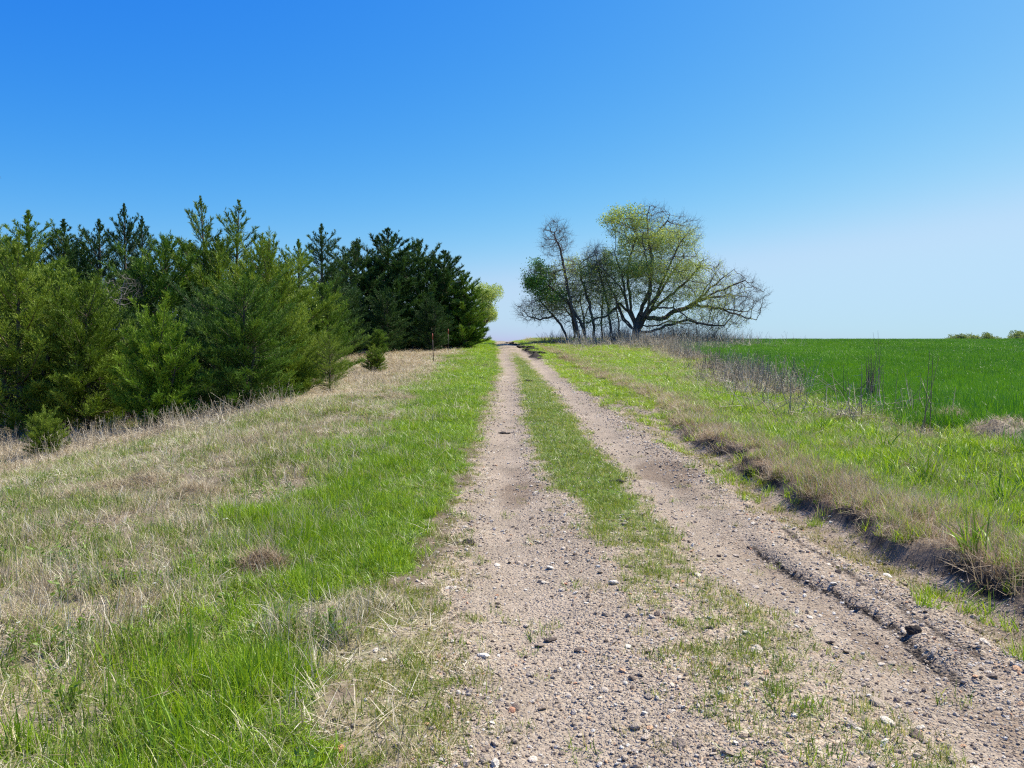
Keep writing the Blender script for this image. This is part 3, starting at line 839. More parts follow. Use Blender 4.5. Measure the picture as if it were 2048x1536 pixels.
def cedar_geo(seed, leaders, H, Rm, nb, dens=1.0, sl=(.07, .15), low=.03, up=.35, shape=1.0, sw=.2):
    """leaders: list of (dx, dy, height fraction, radius fraction)"""
    g = np.random.default_rng(seed)
    Pp, Dd, tones, Sz = [], [], [], []
    wood = []
    for (dx, dy, hf, rf) in leaders:
        h_, r_ = H * hf, Rm * rf
        nbl = max(18, int(1.15 * nb * hf * rf))
        tr = np.array([[0, 0, -.1], [dx * .35, dy * .35, h_ * .25], [dx * .8, dy * .8, h_ * .6], [dx, dy, h_ * .985]])
        tt = np.linspace(0, 1, 9)
        tp = np.stack([np.interp(tt, [0, .26, .61, 1], tr[:, k]) for k in range(3)], 1)
        wood.append(chain_tube(tp, np.interp(tt, [0, 1], [.030 * h_ ** .9, .004]), 6))
        # sprays hugging the leader itself so that the tip reads as a plume
        nt_ = int(70 * dens * hf)
        ut = g.uniform(.72, 1.0, nt_)
        pt_ = np.stack([np.interp(ut, [0, .26, .61, 1], tr[:, k]) for k in range(3)], 1) + g.normal(0, .03, (nt_, 3))
        for j in range(4):
            Pp.append(pt_ + np.array([0, 0, .02 * j])); Dd.append(norm(norm(g.normal(size=(nt_, 3))) * .7 + np.array([0, 0, 1.2]))); tones.append(np.clip(g.normal(.55, .18, nt_), 0, 1)); Sz.append(np.full(nt_, .62))
        # foliage close in around the stem, so that no bare trunk shows
        nf = int(2300 * dens * hf * rf)
        uf = g.uniform(.04, .9, nf); rf_ = r_ * (1 - uf ** 2.2) * g.uniform(.08, .62, nf); af = g.uniform(0, 6.283, nf)
        pf = np.stack([np.interp(uf, [0, .26, .61, 1], tr[:, k]) for k in range(3)], 1) + np.stack([rf_ * np.cos(af), rf_ * np.sin(af), 0 * af], 1)
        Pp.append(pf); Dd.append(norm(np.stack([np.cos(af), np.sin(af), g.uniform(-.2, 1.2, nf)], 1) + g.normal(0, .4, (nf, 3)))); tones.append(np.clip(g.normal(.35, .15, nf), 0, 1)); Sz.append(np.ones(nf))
        for i in range(nbl):
            t = low + (1 - low) * (i + g.random()) / nbl
            t = 1 - (1 - t) ** 1.18
            env = (np.clip(t / .08, .8, 1)) * (1 - t ** 2.6) ** (.85 * shape) * (1 + .10 * math.sin(7 * t + seed)) * (1 - .40 * float(sst(.80, .95, t))) + .035
            Lb = 1.25 * r_ * env * g.uniform(.5, 1.0) * (1.28 if g.random() < .09 else 1)
            az = i * 2.39996 + g.normal(0, .35)
            el = g.normal(.05, .16) + up * t + (1.0 * t ** 5)
            b0 = np.array([np.interp(t, [0, .26, .61, 1], tr[:, k]) for k in range(3)])
            hd = np.array([math.cos(az), math.sin(az), 0])
            def pt(u, Lb=Lb, el=el, hd=hd, b0=b0):
                return b0 + hd[None] * (Lb * u * math.cos(el))[:, None] + np.array([[0, 0, 1.]]) * (Lb * (u * math.sin(el) + .22 * u ** 2))[:, None]
            uu = np.array([0, .35, .7, 1.])
            bp = pt(uu)
            wood.append(tubes(bp[:-1], bp[1:], np.array([.012, .009, .005]) * (Lb + .3), np.array([.009, .005, .002]) * (Lb + .3), 3))
            ns = max(6, int((Lb + .05) * 36 * dens))
            us = .12 + .88 * g.random(ns) ** .7
            sp = pt(us)
            bd = norm(pt(us + .02) - sp)
            side = norm(g.normal(size=(ns, 3))); side[:, 2] *= .45
            sd = norm(bd * 1.0 + side * .95 + np.array([0, 0, .22]))
            ls = .74 * (1 - .45 * t ** 4) * (.10 + .16 * min(1, env * 1.5) + .28 * Lb * (1.1 - us)) * g.uniform(.6, 1.3, ns)
            bt = g.normal(.02, .15)
            for k in range(5):
                f = (k + g.random(ns)) / 5
                q = sp + sd * (ls * f)[:, None] + np.array([0, 0, .15]) * (ls * f * f)[:, None]
                for j in range(2):
                    dd = norm(sd * 1.0 + norm(g.normal(size=(ns, 3))) * .72 + np.array([0, 0, .24]))
                    Pp.append(q); Dd.append(dd); Sz.append(np.full(ns, 1 - .5 * t ** 4))
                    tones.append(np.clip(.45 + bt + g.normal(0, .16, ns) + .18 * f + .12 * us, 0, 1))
    P = np.concatenate(Pp); D = np.concatenate(Dd); T = np.concatenate(tones)
    n = len(P)
    co, f, lt, nv = slivers(P, D, g.uniform(sl[0], sl[1], n) * np.concatenate(Sz), g.uniform(.7, 1.3, n) * sl[1] * sw, seed)
    return (co, f, lt, dict(tone=np.repeat(T, nv))), join(wood)

class Kind: pass
cedar_kinds = {}
def cedar_kind(key, mats, *a, **kw):
    (co, f, lt, at), w = cedar_geo(*a, **kw)
    K = Kind()
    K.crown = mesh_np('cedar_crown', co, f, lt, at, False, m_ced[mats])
    K.wood = mesh_np('cedar_trunk', w[0], w[1], w[2], None, True, m_cbark)
    K.tris = len(lt)
    cedar_kinds[key] = K
    print('CEDAR', key, K.tris)

# heights 1:1 in metres; scaled a little per tree
cedar_kind('big_left', 'olive', 1, [(0, 0, .93, 1), (1.4, -.4, .80, .75), (-1.2, .5, .9, .8)], 7.4, 2.9, 92, 1.0, low=.02, sl=(.08, .17))
cedar_kind('front_bush', 'bright', 2, [(0, 0, 1, .9), (.75, -.3, .82, .8), (-.8, -.1, .78, .8), (.2, .6, .7, .7)], 4.3, 1.75, 80, 1.05, up=.75, shape=.8, low=.02)
cedar_kind('front_cone', 'mid', 3, [(0, 0, 1, 1), (.7, .2, .8, .7), (-.6, -.3, .72, .7)], 5.4, 2.0, 105, 1.0, low=.02)
cedar_kind('tall_twin', 'mid', 4, [(-.9, 0, 1, .75), (.8, .3, .99, .75), (0, -.6, .75, 1), (1.9, .3, .82, .7)], 9.4, 2.9, 70, .62, low=.03, sl=(.11, .22), shape=.9)
cedar_kind('spire', 'dark', 5, [(0, 0, 1, 1), (.6, .4, .72, .8)], 9.2, 2.0, 100, .62, low=.05, sl=(.11, .22), shape=1.05)
cedar_kind('olive_round', 'olive', 6, [(0, 0, 1, 1), (.9, -.2, .86, .8), (-.8, .1, .84, .8)], 6.6, 2.5, 80, .72, low=.03, sl=(.10, .2), up=.55, shape=.75)
cedar_kind('dark_broad', 'dark', 7, [(0, 0, 1, 1), (1.6, .2, .86, .8), (-1.5, -.3, .88, .8)], 11.2, 3.9, 80, .50, low=.0, sl=(.17, .36), shape=.75)
cedar_kind('dark_spiky', 'dark', 8, [(0, 0, 1, .9), (1.2, .4, .78, .8), (-1.0, -.4, .8, .85)], 10.0, 3.4, 85, .52, low=.0, sl=(.17, .36), up=.15)
cedar_kind('small', 'mid', 9, [(0, 0, 1, 1), (.3, .1, .7, .8)], 2.6, .9, 90, 1.3, low=.05, sl=(.06, .12))
cedar_kind('sparse', 'olive', 10, [(0, 0, 1, 1)], 2.4, .9, 95, .9, low=.04, sl=(.05, .10), sw=.12)

def put_cedar(key, px, Y, top_py, label, sx=1.0, rz=None, mat=None, cat='tree', x=None, name='cedar_tree', grp='cedar trees of the left windbreak', Y_base=None):
    K = cedar_kinds[key]
    X = atdist(px, Y) if x is None else x
    zb = hz(X, Y)
    H = zat(top_py, Y) - zb
    me = K.crown
    H0 = max(v for v in [c for c in (K.H0,)]) if hasattr(K, 'H0') else None
    if H0 is None:
        zz = np.empty(len(me.vertices) * 3, np.float32); me.vertices.foreach_get('co', zz)
        K.H0 = H0 = float(np.percentile(zz[2::3], 99.98))
    s = H / H0
    sx = sx * ((1.0 if not key.startswith('dark') else 1.2) if name == 'cedar_tree' else 1)
    t = empty(name, (X, Y, zb), random.uniform(0, 6.28) if rz is None else rz, label, cat, grp, (s * sx, s * sx, s))
    w = add_obj('trunk', K.wood, t)
    c = add_obj('crown', me, t)
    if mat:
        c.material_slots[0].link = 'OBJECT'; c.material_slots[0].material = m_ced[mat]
    return t

CEDARS = [
 # key, px, Y, top_py, sx, rz, mat, label
 ('big_left', 40, 22.5, 448, 1.0, 0.4, None, 'big olive cedar at the left edge of the photo, widest of the front cedars'),
 ('front_cone', 175, 22.5, 545, 1.05, 1.0, 'olive', 'olive green cedar between the big left edge cedar and the bright one'),
 ('front_bush', 318, 21.2, 590, 1.0, 0.2, None, 'bright green fan shaped cedar bush at the front of the left row'),
 ('front_cone', 490, 22.6, 538, 1.1, 2.1, 'mid', 'deep green cone cedar just right of the bright green bush'),
 ('front_bush', 575, 25.5, 600, 1.0, 3.6, 'olive', 'yellow green rounded cedar at the right foot of the cone cedar'),
 ('tall_twin', 445, 33, 393, 1.0, 0.0, 'olive', 'tallest cedar with two thin tips above the front cone cedar'),
 ('olive_round', 540, 31, 468, 1.05, 1.2, None, 'feathery olive cedar on the right shoulder of the tallest one'),
 ('olive_round', 645, 35, 560, 1.0, 2.5, 'mid', 'rounded mid green cedar leaning out over the slope beside the sparse sapling'),
 ('olive_round', 335, 31, 462, 1.15, 4.2, 'mid', 'broad dull green cedar behind the bright green bush'),
 ('spire', 255, 37, 407, .85, 1.0, None, 'thin dark spire cedar, taller of the close pair on the left skyline'),
 ('spire', 290, 39, 432, .85, 2.4, None, 'shorter dark spire cedar touching the taller spire on its right'),
 ('spire', 205, 36, 438, 1.2, 4.0, None, 'dark wide cedar just left of the spire pair'),
 ('spire', 135, 35, 438, 1.25, 5.0, None, 'dark cedar with a star shaped tip rising behind the left edge cedar'),
 ('spire', 65, 34, 420, 1.3, .6, 'mid', 'dark cedar behind the left edge cedar with its tip bent right'),
 ('tall_twin', -60, 30, 440, 1.0, 1.5, 'mid', 'cedar half cut off by the left edge of the photo'),
 ('spire', 600, 46, 478, 1.2, 3.3, 'mid', 'cedar showing its tip between the olive shoulder cedar and the pointed one'),
 ('spire', 646, 50, 447, 1.15, .3, None, 'pointed dark cedar standing alone above the middle gap of the row'),
 ('dark_broad', 715, 62, 478, 1.0, .9, None, 'dark blue green cedar at the left end of the far dense group'),
 ('dark_spiky', 778, 64, 456, 1.05, 2.2, None, 'highest cedar of the far dense group'),
 ('dark_broad', 838, 66, 478, .95, 3.4, None, 'dark cedar right of the highest one in the far dense group'),
 ('dark_spiky', 890, 67, 500, 1.0, 1.3, None, 'dark cedar with jagged tips near the right end of the far group'),
 ('dark_spiky', 928, 66, 540, .85, 2.6, 'mid', 'last cedar of the row, its long boughs reaching right over the road'),
 ('dark_broad', 770, 58, 575, .9, 1.9, None, 'low dark cedar filling the foot of the far dense group'),
 ('dark_broad', 862, 60, 590, .85, 2.3, None, 'low dark cedar directly behind the two metal posts'),
 ('dark_broad', 690, 54, 560, .85, 5.0, None, 'shadowy cedar behind the small pointed cedar on the left side'),
 ('spire', 440, 44, 470, 1.4, 2.0, None, 'dark cedar hidden behind the tallest twin tipped one'),
 ('spire', 540, 47, 495, 1.4, .2, None, 'dark cedar behind the feathery olive one'),
 ('spire', 385, 42, 480, 1.4, 5.2, None, 'dark cedar peeping out between the spires and the twin tipped one'),
 ('dark_broad', 20, 46, 470, 1.0, 3.2, None, 'dark background cedar behind the left edge of the row'),
 ('dark_broad', 160, 50, 480, 1.0, 2.2, None, 'dark background cedar under the spires on the left skyline'),
 ('olive_round', 100, 26.5, 520, 1.1, 2.2, None, 'olive cedar tucked against the back of the left edge cedar'),
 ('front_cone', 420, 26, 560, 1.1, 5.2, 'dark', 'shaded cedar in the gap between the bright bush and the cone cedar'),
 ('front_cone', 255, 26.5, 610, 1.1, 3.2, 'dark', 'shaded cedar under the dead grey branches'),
]
for key, px, Y, tp, sx, rz, mt, lb in CEDARS:
    put_cedar(key, px, Y, tp, lb, sx, rz, mt)

def small_cedar(key, px, base_py, top_py, label, sx=1.0, mat=None):
    X, Y = gxy(px, base_py)
    put_cedar(key, px, Y, top_py, label, sx, None, mat, x=X, name='cedar_sapling', grp='cedar saplings out in the dry grass', cat='sapling')
small_cedar('small', 783, 703, 612, 'pointed green cedar sapling at the foot of the far dark group', 1.6)
small_cedar('small', 758, 712, 655, 'low cedar sapling huddled left against the pointed one', 1.1)
small_cedar('front_bush', 750, 745, 688, 'small rounded olive cedar bush alone on the dry slope', 1.5, 'olive')
small_cedar('sparse', 660, 785, 662, 'thin see through cedar sapling with a bare stem', 1.0)
small_cedar('front_bush', 92, 915, 812, 'small olive cedar bush in the tall dead grass at far left', 1.25, 'olive')
small_cedar('small', 590, 795, 690, 'small cedar at the right foot of the yellow green rounded cedar', 1.1, 'olive')
small_cedar('small', 690, 712, 640, 'small dark cedar under the rounded mid green cedar', 1.3)

# ------------------------------------------------------------------ broadleaf trees by space colonisation
def colonize(attr_pts, nodes, parents, step, di, dk, maxit=140, seed=0, upb=.05):
    g = np.random.default_rng(seed)
    nodes = [np.array(n, float) for n in nodes]; parents = list(parents)
    A = attr_pts.copy()
    NP = np.array(nodes)
    nd = np.full(len(A), 1e9); ni = np.zeros(len(A), int)
    def upd(st):
        for j in range(st, len(nodes)):
            d = np.linalg.norm(A - nodes[j], axis=1)
            m = d < nd; nd[m] = d[m]; ni[m] = j
    upd(0)
    for it in range(maxit):
        act = nd < di
        if not act.any(): break
        ids = ni[act]; v = norm(A[act] - np.array(nodes)[ids])
        uq, inv = np.unique(ids, return_inverse=True)
        acc = np.zeros((len(uq), 3)); np.add.at(acc, inv, v)
        st = len(nodes)
        for u, a in zip(uq, acc):
            d = a / max(np.linalg.norm(a), 1e-6) + g.normal(0, .13, 3) + np.array([0, 0, upb])
            d /= np.linalg.norm(d)
            nodes.append(nodes[u] + d * step); parents.append(int(u))
        upd(st)
        kp = nd > dk
        A, nd, ni = A[kp], nd[kp], ni[kp]
        if len(A) == 0 or len(nodes) > 14000: break
    return np.array(nodes), np.array(parents)

def tree_mesh(nodes, par, r_tip=.012, r_max=.5, e=2.3, twn=3, twl=(.35, .9), twr=.008, seed=0, droop=0.0, twd=.8):
    g = np.random.default_rng(seed)
    n = len(nodes)
    acc = np.zeros(n); ch = np.zeros(n, int)
    for i in range(n - 1, 0, -1):
        if par[i] < 0: continue
        if ch[i] == 0: acc[i] = r_tip ** e
        acc[par[i]] += acc[i]; ch[par[i]] += 1
    r = np.minimum(acc ** (1 / e), r_max)
    r[ch == 0] = r_tip
    idx = np.array([i for i in range(n) if par[i] >= 0])
    pr = par[idx]
    ra = np.minimum(r[pr], r[idx] * 1.35); rb = r[idx]
    big = rb > .05
    parts = []
    if big.any(): parts.append(tubes(nodes[pr[big]], nodes[idx[big]], ra[big], rb[big] , 8))
    if (~big).any(): parts.append(tubes(nodes[pr[~big]], nodes[idx[~big]], ra[~big], rb[~big], 3))
    thin = idx[rb < .034]
    d0 = norm(nodes[thin] - nodes[par[thin]])
    # whippy shoots with side twigs
    P0 = np.repeat(nodes[thin], twn, 0); m = len(P0)
    D = norm(np.repeat(d0, twn, 0) * twd + norm(g.normal(size=(m, 3))) * .8 + np.array([0, 0, .15 - droop]))
    ln = g.uniform(twl[0], twl[1], m)
    tw = []; tips = []
    P = P0
    for k in range(3):
        w_ = twr * (1 - .25 * k)
        Q = P + D * (ln / 3)[:, None]
        tw.append(tubes(P, Q, w_ * .55, w_ * .42 if k < 2 else .001, 3))
        for j in range(2):
            S = P + (Q - P) * g.random((m, 1))
            D2 = norm(D + norm(g.normal(size=(m, 3))) * .85)
            tw.append(slivers(S, D2, ln * g.uniform(.2, .45, m), np.full(m, twr * .9), seed + 7 * k + j)[:3])
            tips.append(S + D2 * (ln * .2)[:, None])
        P = Q; D = norm(D + g.normal(0, .22, (m, 3)) + np.array([0, 0, .10]))
        tips.append(Q)
    return join(parts), join(tw), np.concatenate(tips), D

def ell(n, c, r, g, ypow=1.0, shell=.35):
    u = norm(g.normal(size=(n, 3))) * (g.random((n, 1)) ** shell)
    return np.array(c) + u * np.array(r)

def leaves_on(P, n, spread, size, seed, tone=(.3, .9), zlow=None):
    g = np.random.default_rng(seed)
    nz = fbm(P[:, 0] + .5 * P[:, 1], P[:, 2], 1.5, 91)
    P = P[nz > -.28] if (nz > -.28).sum() > 4 else P
    i = g.integers(0, len(P), n)
    p = P[i] + g.normal(0, spread, (n, 3))
    d = norm(g.normal(size=(n, 3)) + np.array([0, 0, -.2]))
    co, f, lt, nv = slivers(p, d, g.uniform(size * .7, size * 1.4, n), g.uniform(.55, .8, n) * size, seed, True)
    return co, f, lt, dict(tone=np.repeat(g.uniform(tone[0], tone[1], n), nv))

m_leafY = leaf_mat('young yellow green leaves', [(0, (.22, .32, .06)), (.5, (.40, .50, .14)), (1, (.60, .67, .27))], .45, .5, objvar=True, var=.05)
m_leafG = leaf_mat('dark green spring leaves', [(0, (.05, .13, .025)), (.5, (.10, .24, .04)), (1, (.19, .36, .06))], .4, .5, objvar=True, var=.05)

def broadleaf(name, label, X, Y, attrs_pts, trunk, leafspec, step=.38, di=2.6, dk=.55, seed=0, cat='tree', group=None, bark=None, r_tip=.012, r_max=.5, twn=3, twl=(.35, .9), twr=.008, maxit=140, e=2.3, upb=.05):
    zb = hz(X, Y)
    t = empty(name, (X, Y, zb), 0, label, cat, group)
    nodes, par = [], []
    for ch in trunk:                     # list of polylines; first point may join an earlier chain ('idx')
        start = None
        for k, p in enumerate(ch):
            if k == 0 and nodes:
                dd = [np.linalg.norm(np.array(q) - np.array(p)) for q in nodes]
                j = int(np.argmin(dd))
                if dd[j] < .5: start = j; continue
                nodes.append(p); par.append(-1 if not len(nodes) > 1 else (j if dd[j] < 1.5 else -1)); start = len(nodes) - 1; continue
            if k == 0: nodes.append(p); par.append(-1); start = 0; continue
            a = np.array(nodes[start]); b = np.array(p)
            m = max(1, int(np.linalg.norm(b - a) / .45))
            for q in range(1, m + 1):
                w = a + (b - a) * q / m + (np.random.default_rng(seed + q + k).normal(0, .05, 3) if q < m else 0)
                nodes.append(w); par.append(start); start = len(nodes) - 1
    nd, pr = colonize(attrs_pts, nodes, par, step, di, dk, maxit, seed, upb)
    print('TREE', name, len(nd))
    wood, tw, thin, D = tree_mesh(nd, pr, r_tip, r_max, e, twn, twl, twr, seed)
    add_obj('trunk', mesh_np('trunk', wood[0], wood[1], wood[2], None, True, bark or m_bark), t)
    add_obj('crown', mesh_np('crown', tw[0], tw[1], tw[2], None, False, m_twig), t)
    parts = {}
    for (sel, n, spread, size, mat, tone) in leafspec:
        P = thin
        k = sel(P)
        P = P[k]
        if len(P) < 2: continue
        parts.setdefault(mat.name, (mat, []))[1].append(leaves_on(P, n, spread, size, seed + n, tone))
    for nm, (mat, pl) in parts.items():
        co, f, lt, at = join(pl)
        add_obj('foliage', mesh_np('foliage', co, f, lt, at, False, mat), t)
    return t

TY = 80.0
mpx = TY / 1538.0
def T3(px, py, dy=0.0, X0=0, Z0=0): return ((px - 1024) * mpx - X0, dy, zat(py, TY) - Z0)

def big_tree():
    X0 = atdist(1272, TY); Z0 = hz(X0, TY); g = np.random.default_rng(5)
    def q(px, py, dy=0.): return T3(px, py, dy, X0, Z0)
    def E(n, px, py, rx, rz, ry, dy=0, sh=.4): return ell(n, q(px, py, dy), (rx * mpx, ry, rz * mpx), g, shell=sh)
    A = np.concatenate([
        E(2700, 1310, 530, 92, 98, 4.6), E(420, 1300, 440, 45, 34, 2.2), E(380, 1240, 452, 36, 34, 2.2), E(340, 1362, 470, 40, 42, 2.4),
        E(650, 1215, 560, 55, 62, 3.4), E(1300, 1455, 600, 80, 56, 4.2, 0, .6), E(400, 1400, 560, 55, 45, 3.5),
        E(520, 1390, 650, 105, 20, 4.), E(380, 1180, 645, 60, 22, 3.)])
    A = A[A[:, 2] > .5]
    base = q(1272, 676)
    trunk = [
        [(0, 0, -.3), q(1273, 655), q(1275, 640)],
        [q(1275, 640), q(1285, 610, .3), q(1300, 580, .5), q(1303, 545, .3), q(1303, 515, 0), q(1295, 480), q(1293, 450, .1)],
        [q(1275, 640), q(1305, 600, -.6), q(1318, 570, -.9), q(1335, 530, -1.), q(1350, 495, -1.2)],
        [q(1273, 655), q(1262, 620, .5), q(1262, 590, .9), q(1258, 560, 1.1), q(1262, 510, 1.0), q(1275, 470, .8)],
        [q(1272, 650), q(1253, 620, -.6), q(1245, 580, -1.0), q(1240, 545, -1.2), q(1225, 510, -1.2)],
        [q(1285, 625), q(1305, 614, -.8), q(1340, 617, -1.3), q(1360, 630, -1.5), q(1375, 640, -1.6)],
        [q(1285, 635), q(1325, 637, .6), q(1350, 622, 1.0), q(1383, 612, 1.4), q(1400, 600, 1.5), q(1435, 592, 1.6), q(1470, 592, 1.8), q(1505, 578, 2.0)],
        [q(1400, 600, 1.5), q(1425, 572, 1.0), q(1450, 552, .6), q(1468, 538, .5)],
        [q(1300, 664), q(1330, 650, -.3), q(1370, 640, -.6), q(1400, 648, -1.), q(1440, 652, -1.3)],
        [q(1395, 605, 1.4), q(1425, 612, 1.1), q(1460, 618, .8), q(1500, 622, .9)],
        [q(1400, 600, 1.5), q(1440, 580, 1.0), q(1470, 568, .6), q(1490, 560, .4)],
        [q(1435, 592, 1.6), q(1470, 585, 2.2), q(1505, 590, 2.5), q(1530, 600, 2.5)],
        [q(1440, 612, 1.0), q(1480, 630, .3), q(1510, 640, -.3)],
        [q(1400, 600, 1.5), q(1425, 565, 2.2), q(1440, 545, 2.6), q(1450, 530, 2.6)],
        [q(1293, 450, .1), q(1292, 430, .1), q(1297, 412, .1)], [q(1303, 480, 0), q(1325, 450, -.4), q(1335, 430, -.6)],
        [q(1273, 660), q(1288, 625, -1.2), q(1295, 585, -1.9), q(1290, 545, -2.2), q(1280, 505, -2.2)],
        [q(1273, 660), q(1300, 625, 1.2), q(1325, 585, 1.9), q(1345, 550, 2.2), q(1375, 510, 2.2)],
        [q(1272, 662), q(1248, 630, 1.2), q(1235, 590, 1.9), q(1215, 550, 2.1)],
        [q(1272, 662), q(1242, 640, -.9), q(1226, 600, -1.9), q(1210, 570, -2.1)],
        [q(1300, 625, 1.2), q(1340, 590, .6), q(1375, 560, .3), q(1400, 530, .2)],
        [q(1285, 650), q(1315, 650, 1.2), q(1345, 640, 2.0), q(1380, 645, 2.6)],
        [q(1262, 630, .3), q(1240, 605, .9), q(1215, 632, 1.2), q(1195, 635, 1.2)],
        [q(1250, 605, -.8), q(1235, 575, -1.6), q(1205, 545, -1.9), q(1175, 515, -2.0)],
    ]
    def z1(c, r_): 
        c = np.array(q(*c)); r_ = np.array(r_)
        return lambda P: (((P - c) / r_)[:, 0] ** 2 + ((P - c) / r_)[:, 2] ** 2) < 1
    leafs = [
        (z1((1243, 447), (2.3, 9, 2.3)), 3600, .28, .17, m_leafY, (.1, .7)),
        (z1((1262, 500), (3.0, 9, 2.8)), 13000, .14, .12, m_leafY, (.2, .9)),
        (z1((1335, 505), (3.8, 9, 3.6)), 13000, .14, .10, m_leafY, (.4, 1)),
        (z1((1300, 560), (5.6, 9, 5.6)), 24000, .14, .11, m_leafY, (.1, .8)),
        (z1((1400, 575), (3.5, 9, 3.5)), 5130, .14, .11, m_leafY, (.4, 1)),
        (z1((1190, 590), (2.5, 9, 3.5)), 3510, .14, .11, m_leafY, (.2, .8)),
        (z1((1440, 640), (4.0, 9, 1.5)), 1215, .14, .10, m_leafY, (.4, 1)),
    ]
    return broadleaf('big_tree', 'large many trunked spreading tree leafing out beside the wheat field', X0, TY, A, trunk, leafs, step=.33, di=2.1, dk=.44, seed=3, twn=3, twl=(.5, 1.1), twr=.013, r_tip=.016, r_max=.62, e=2.12)
big_tree()

def thicket():
    specs = [
        # label, base px, attractor ellipsoids, trunk chain, leaf zones
        ('tall thin bare topped tree left of the big spreading tree', 1165, [(380, 1112, 480, 30, 42, 2.0), (160, 1125, 545, 28, 40, 1.6)],
         [[(1165, 676), (1150, 640), (1138, 590), (1128, 540), (1120, 500), (1108, 470)]], [((1125, 560), (1.2, 2.2), 500, m_leafY)]),
        ('leaning tree with a dark green leafy head at the left of the thicket', 1178, [(420, 1078, 560, 30, 30, 1.8), (200, 1105, 600, 40, 25, 1.8)],
         [[(1178, 677), (1160, 640), (1135, 605), (1105, 578), (1080, 560)]], [((1066, 545), (1.1, 1.3), 1300, m_leafG), ((1085, 560), (1.4, 1.1), 1500, m_leafG), ((1100, 585), (1.7, 1.0), 1100, m_leafG), ((1070, 580), (1.2, .8), 500, m_leafG), ((1105, 600), (1.5, 1.2), 900, m_leafY)]),
        ('bare low tree leaning far left out of the thicket', 1142, [(420, 1075, 620, 44, 30, 2.2)],
         [[(1142, 680), (1122, 650), (1100, 625), (1078, 600)], [(1105, 632), (1080, 640), (1055, 632)]], [((1090, 620), (2, 1.), 250, m_leafY)]),
        ('bushy budding tree in the middle of the thicket', 1190, [(380, 1160, 560, 38, 48, 2.2), (160, 1190, 520, 28, 35, 2.)],
         [[(1190, 677), (1184, 640), (1175, 600), (1162, 560), (1158, 530)]], [((1165, 525), (1.8, 1.7), 1700, m_leafY), ((1170, 580), (2, 2), 1200, m_leafY)]),
        ('slim upright tree nearest the big spreading tree', 1222, [(300, 1195, 540, 26, 48, 1.8)],
         [[(1222, 677), (1218, 640), (1212, 600), (1200, 550)]], [((1195, 560), (1.3, 2), 700, m_leafY)]),
        ('slender tree rising out of the thicket behind the leaning stems', 1150, [(260, 1130, 600, 40, 38, 2.)],
         [[(1150, 677), (1145, 640), (1135, 600), (1120, 575)]], [((1130, 600), (2, 1.8), 900, m_leafY)]),
    ]
    specs += [
        ('thin dark stem second from the left in the thicket, leaning left', 1158, [(200, 1118, 620, 26, 26, 1.6)], [[(1158, 677), (1148, 645), (1130, 615)]], [((1115, 610), (1.5, 1), 200, m_leafY)]),
        ('thin dark stem in the thicket forking above the brush', 1172, [(240, 1165, 600, 26, 40, 1.6)], [[(1172, 677), (1168, 640), (1160, 600)], [(1168, 640), (1180, 605)]], [((1165, 600), (1.5, 2), 500, m_leafY)]),
        ('straight thin stem right of the forking stem in the thicket', 1205, [(240, 1205, 590, 22, 45, 1.6)], [[(1205, 677), (1203, 640), (1205, 590)]], [((1205, 590), (1.3, 2), 500, m_leafY)]),
        ('thin stem against the left side of the big trunk', 1240, [(200, 1232, 610, 20, 40, 1.6)], [[(1240, 677), (1236, 640), (1230, 600)]], [((1230, 600), (1.3, 2), 400, m_leafY)]),
    ]
    for i, (lb, bpx, ells, chains, lz) in enumerate(specs):
        Y = TY - 2.2 + i * .7
        X0 = (bpx - 1024) / 1538. * Y; Z0 = hz(X0, Y)
        g = np.random.default_rng(50 + i)
        q = lambda px, py, dy=0.: ((px - 1024) / 1538. * Y - X0, dy, zat(py, Y) - Z0)
        A = np.concatenate([ell(int(n * 1.5), q(px, py), (rx * mpx * 1.08, ry, rz * mpx), g, shell=.45) for (n, px, py, rx, rz, ry) in ells])
        A = A[A[:, 2] > .4]
        tr = []
        for c in chains:
            pts = [q(px, py, .35 * math.sin(k * 1.3 + i)) for k, (px, py) in enumerate(c)]
            tr.append(pts)
        tr[0][0] = (0, 0, -.3)
        lf = []
        for (c, r_, n, mt) in lz:
            cc = np.array(q(*c)); rr = np.array((r_[0], 9, r_[1]))
            lf.append((lambda P, cc=cc, rr=rr: (((P - cc) / rr)[:, 0] ** 2 + ((P - cc) / rr)[:, 2] ** 2) < 1, int(n * 1.5), .24, .16 if mt is m_leafG else .12, mt, (.1, .9)))
        broadleaf('thicket_tree', lb, X0, Y, A, tr, lf, step=.30, di=2.3, dk=.34, seed=60 + i, twn=3, twl=(.45, 1.0), twr=.012, r_tip=.014, r_max=.17, e=2.25, group='thin trees crowded left of the big tree')
thicket()

